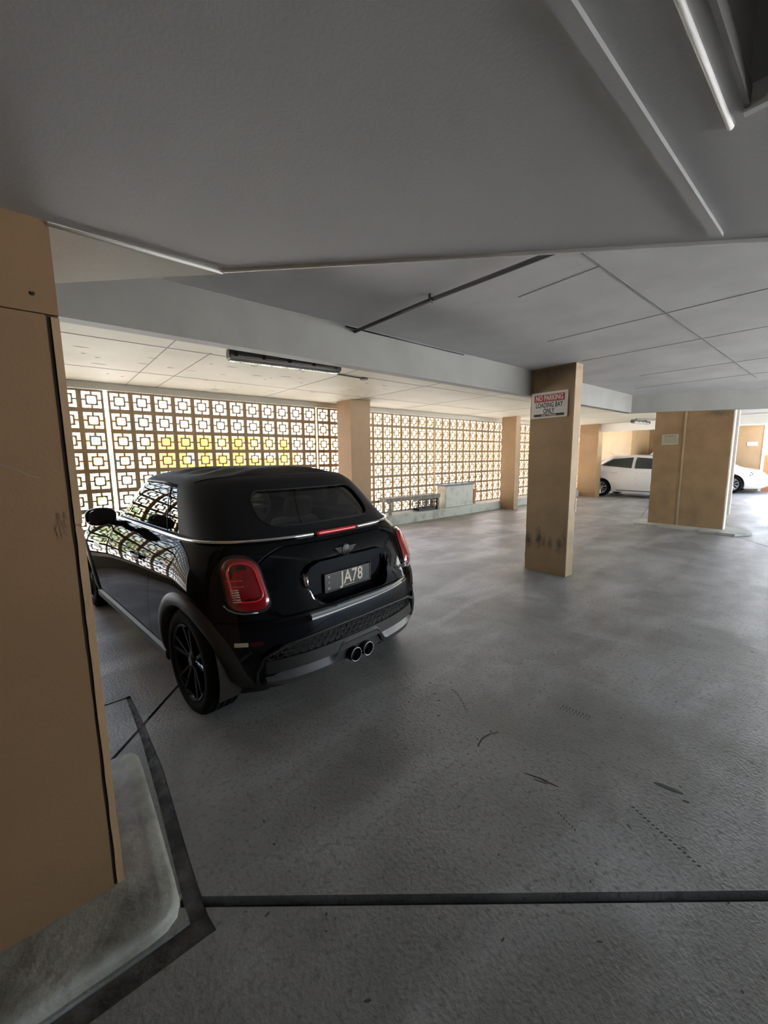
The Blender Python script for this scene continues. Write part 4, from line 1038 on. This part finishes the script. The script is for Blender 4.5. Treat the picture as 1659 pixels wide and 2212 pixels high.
# mirrors
for s in (1, -1):
    mbm = bmesh.new()
    bmesh.ops.create_uvsphere(mbm, u_segments=24, v_segments=14, radius=1)
    for v in mbm.verts:
        x, y, z = v.co
        sx = .045 if x < 0 else .10
        v.co = (1.245 + math.copysign(abs(x) ** .8, x) * sx, s * (.925 + math.copysign(abs(y) ** .75, y) * .098), 1.045 + math.copysign(abs(z) ** .8, z) * .066)
    mo = obj('wing_mirror', mbm, 'paint', car, True)
    bm = bmesh.new(); pts = rrect(-.085, .085, -.052, .052, .045, 6); prism(bm, [(s * .925 + a, 1.048 + b) for a, b in pts], 1.192, 1.199, 'x'); obj('mirror_glass', bm, mat('mirror_tint', (.04, .045, .05), .05, .2, .6), mo)
    bm = bmesh.new(); tube(bm, [(1.2, s * (.925 + a), 1.024 - .01 * (a / .09) ** 2) for a in (-.09, -.045, 0, .045, .09)], .003, 5); obj('mirror_trim', bm, 'chrome', mo, True)
    bm = bmesh.new(); tube(bm, [(1.27, s * .87, 1.0), (1.30, s * .81, .975), (1.32, s * .75, .965)], .022, 8); obj('mirror_stalk', bm, 'black', mo, True)
# side scuttle lamp, shoulder lines
for s in (1, -1):
    dn = 'y-' if s > 0 else 'y+'
    patch(BV, [(1.93 + a, .72 + b) for a, b in rrect(-.10, .10, -.03, .03, .02)], dn, .003, 'chrome', 'side_scuttle', car, 3)
    patch(BV, [(1.93 + a, .72 + b) for a, b in rrect(-.085, .085, -.02, .02, .015)], dn, .005, 'black', 'scuttle_insert', car, 3)
    # headlamps
    hl = patch(BV, [(s * (.56 + .115 * math.cos(t)), .66 + .115 * math.sin(t)) for t in [2 * PI * i / 28 for i in range(28)]], 'x-', .006, 'chrome', 'headlamp', car, 6, .01)
    if hl: patch(BV, [(s * (.56 + .098 * math.cos(t)), .66 + .098 * math.sin(t)) for t in [2 * PI * i / 28 for i in range(28)]], 'x-', .012, 'headl', 'lens', hl, 6, .02)
gp = patch(BV, rrect(-.36, .36, .42, .64, .08), 'x-', .004, 'black', 'front_grille', car, 6)
if gp:
    for k in range(5):
        bm = bmesh.new(); tube(bm, [on_surf(BV, y, .46 + .035 * k, 'x-', .008) for y in (-.33, -.2, 0, .2, .33)], .005, 6); obj('grille_bar', bm, 'chrome', gp, True)
# interior
def seat(x, y, rear=False):
    bm = BM((x - .24, x + .22, y - .23, y + .23, .42, .56), bev=.04); se = obj('seat', bm, 'seat', car, True, 40)
    rot = Matrix.Translation((x - .24, y, .5)) @ Matrix.Rotation(math.radians(-18), 4, 'Y') @ Matrix.Translation((-(x - .24), -y, -.5))
    bm = bmesh.new(); box(bm, x - .31, x - .19, y - .22, y + .22, .50, .98 if not rear else .88, rot=rot, bev=.045); obj('seat_back', bm, 'seat', se, True, 40)
    bm = bmesh.new(); box(bm, x - .30, x - .21, y - .125, y + .125, (1.0 if not rear else .89), (1.17 if not rear else 1.01), rot=rot, bev=.035); obj('headrest', bm, 'seat', se, True, 40)
for y in (.35, -.35): seat(1.0, y)
for y in (.27, -.27): seat(.22, y, True)
obj('dashboard', BM((1.56, 1.73, -.60, .60, .60, .975), bev=.04), 'dash', car, True, 40)
obj('rear_shelf', BM((-.13, .02, -.60, .60, .80, .99), bev=.03), 'dash', car, True, 40)
bm = bmesh.new(); pts = []
for i in range(28):
    t = 2 * PI * i / 28; pts.append(Vector((1.36 - .06 * math.sin(t), -.36 + .18 * math.cos(t), .97 + .17 * math.sin(t))))
tube(bm, pts, .014, 8, closed=True); tube(bm, [(1.36, -.53, .97), (1.36, -.19, .97)], .014, 6); tube(bm, [(1.36, -.36, .97), (1.52, -.36, .90)], .03, 8); obj('steering_wheel', bm, 'seat', car, True)
bm = bmesh.new(); box(bm, 1.40, 1.42, -.11, .11, 1.235, 1.285, bev=.008); obj('rear_view_mirror', bm, 'seat', car)

# ------------------------------------------------------------------ white cars in the background
def simple_car(name, loc, rz, label, L0, L1, wb_, H, W_, belt, hood, dlo, tiltf=1.0, hood_x=3.0, rear_rake=.55, tyre=.32):
    """rear axle at origin, rear end at x=-L0, front end at wb_+L1"""
    c0 = empty(name, loc, rz, label=label, cat='car')
    xf = wb_ + L1
    xr = [(.18, -L0 + .12), (.35, -L0 + .01), (.6, -L0), (.8, -L0 + .03), (.95, -L0 + .05), (1.05, -L0 + .12)]
    wt = [(.18, W_ - .08), (.35, W_ - .02), (.6, W_), (.8, W_ - .02), (.95, W_ - .06), (1.05, W_ - .11)]
    xt = [(.18, xf - .18), (.35, xf - .03), (.55, xf), (.75, xf - .05), (.95, xf - .2), (1.05, xf - .35)]
    zt = [(-1, belt + .06), (.2, belt + .03), (hood_x - .3, belt - .02), (hood_x, hood + .03), (wb_, hood), (xf - .1, hood - .14), (xf + .1, hood - .2)]
    rg = []
    for v in (0, .05, .12, .2, .3, .4, .5, .6, .7, .78, .85, .9, .94, .97, 1.0):
        zn = .18 + .87 * v
        rg.append([Vector((x, y, .18 + v * (sprof(zt, x) - .18))) for x, y in contour(sprof(xr, zn), sprof(xt, zn), sprof(wt, zn), .6, 2.8, .9, 2.5, 90)])
    b0 = to_mesh(loft(rg, (0, wb_), .05)); bv = BVHTree.FromPolygons([v.co.copy() for v in b0.vertices], [p.vertices[:] for p in b0.polygons])
    wl_ = [('DIFFERENCE', ycyl(x, tyre, tyre + .05, a, b, 36)) for x in (0, wb_) for a, b in ((W_ - .28, W_ + .3), (-W_ - .3, -W_ + .28))]
    link('body_shell', boolean(b0, wl_), 'wpaint', c0, True, 35)
    zr = [(belt - .03, -L0 + .10), (belt + .1, -L0 + .16), (H - .25, -L0 + .12 + rear_rake * .45), (H - .12, -L0 + .12 + rear_rake * .8), (H - .05, -L0 + .12 + rear_rake)]
    zf = [(belt - .03, hood_x - .05), (H - .2, hood_x - .68), (H - .05, hood_x - 1.05)]
    zw = [(belt - .03, W_ - .10), (belt + .1, W_ - .13), (H - .15, W_ - .24), (H - .05, W_ - .33)]
    rg = []
    for k in range(11):
        z = lerp(belt - .03, H - .05, k / 10)
        rg.append([Vector((x, y, z)) for x, y in contour(sprof(zr, z), sprof(zf, z), sprof(zw, z), .6, 2.6, .6, 2.6, 80)])
    g0 = to_mesh(loft(rg, (.2, hood_x - 1.6), .05)); gv = BVHTree.FromPolygons([v.co.copy() for v in g0.vertices], [p.vertices[:] for p in g0.polygons])
    link('cabin_roof', g0, 'wpaint', c0, True, 40)
    for s in (1, -1):
        dn = 'y-' if s > 0 else 'y+'
        for poly in dlo:
            wv = patch(gv, densify(poly, .08), dn, .006, 'wglass', 'side_window', c0, 6, 0, .004)
        for xg in (dlo[0][-1][0] if False else 1.0,):
            pass
        for xh in (.42, 1.35):
            p = on_surf(bv, xh, belt - .12, dn)
            bm = bmesh.new(); tube(bm, [p + Vector((-.09, 0, 0)), p + Vector((-.07, s * .025, 0)), p + Vector((.07, s * .025, 0)), p + Vector((.09, 0, 0))], .011, 6); obj('door_handle', bm, 'wpaint', c0, True)
        for xg in (1.12, 2.12):
            bm = bmesh.new(); tube(bm, [on_surf(bv, xg, z, dn, .0) for z in (.25, .45, .65, .85, belt - .03)], .004, 4); obj('door_gap', bm, 'black', c0)
        patch(bv, [(xf - .30 + a, hood - .20 + b) for a, b in [(-.24, .07), (.12, .02), (.14, -.05), (.0, -.10), (-.10, -.06)]], dn, .006, 'headl', 'headlamp', c0, 4)
        for k in range(3): 
            p = on_surf(bv, xf - .48 + .04 * (k % 2), hood - .17 - .05 * k, dn, .012)
            if p: 
                bm = bmesh.new(); bmesh.ops.create_icosphere(bm, subdivisions=2, radius=.022, matrix=Matrix.Translation(p)); obj('lamp_unit', bm, 'black', c0, True)
        patch(bv, [(-L0 + .22 + a, .86 + b) for a, b in [(-.14, -.10), (.12, -.03), (.14, .08), (-.10, .08)]], dn, .005, 'lens', 'tail_lamp', c0, 4)
        mb = bmesh.new(); bmesh.ops.create_uvsphere(mb, u_segments=16, v_segments=10, radius=1)
        for v in mb.verts: v.co = (hood_x - .55 + v.co.x * .07, s * (W_ + .06 + v.co.y * .10), belt + .08 + v.co.z * .07)
        obj('wing_mirror', mb, 'wpaint', c0, True)
        bm = bmesh.new(); tube(bm, [on_surf(bv, x, .24, dn, .004) for x in (.5, 1, 1.5, 2, wb_ - .5)], .012, 6); obj('sill_trim', bm, 'black', c0, True)
    for x in (0, wb_):
        for s in (1, -1): wheel(c0, x, s * (W_ - .115), s, tyre, tyre * .70, 'silver', .2)
    patch(gv, densify([(-.5, H - .38), (.5, H - .38), (.42, H - .14), (-.42, H - .14)], .1), 'x+', .006, 'wglass', 'rear_window', c0, 5)
    patch(gv, densify([(-.62, belt + .08), (.62, belt + .08), (.50, H - .12), (-.50, H - .12)], .1), 'x-', .006, 'wglass', 'windscreen', c0, 5)
    return c0, gv, bv
# hatchback, nose towards -Y; its left side would face +X, so the right side faces the viewer
A2 = [[(-.07, 1.08), (.30, 1.30), (.86, 1.345), (.93, 1.345), (.93, .99), (.5, 1.03)], [(1.02, .985), (1.02, 1.35), (1.45, 1.31), (1.95, 1.13), (2.05, .97)]]
c2, gv2, bv2 = simple_car('hatchback_car', (15.80, 5.86, 0), -PI / 2, 'white hatchback parked side-on between the far pillar and the wide tan pillar', .62, .85, 2.6, 1.44, .86, .97, .90, A2, hood_x=2.55, rear_rake=.55, tyre=.305)
bm = bmesh.new(); tube(bm, [(.12, .1, 1.40), (-.10, .1, 1.53)], .004, 5); obj('aerial', bm, 'black', c2)
c3, gv3, bv3 = simple_car('white_suv', (20.0, 5.53, 0), -PI / 2, 'white car with roof rails nosing out to the right of the wide tan pillar', .58, .98, 2.55, 1.66, .87, 1.04, .93, [[(.1, 1.14), (.4, 1.46), (1.0, 1.50), (1.0, 1.10)], [(1.1, 1.10), (1.1, 1.50), (1.5, 1.44), (2.1, 1.14)]], hood_x=2.55, rear_rake=.3, tyre=.33)
for s in (1, -1):
    bm = bmesh.new(); tube(bm, [(-.05, s * .54, 1.64), (.1, s * .54, 1.70), (1.1, s * .54, 1.71), (1.3, s * .54, 1.64)], .018, 6); obj('roof_rail', bm, 'black', c3, True)
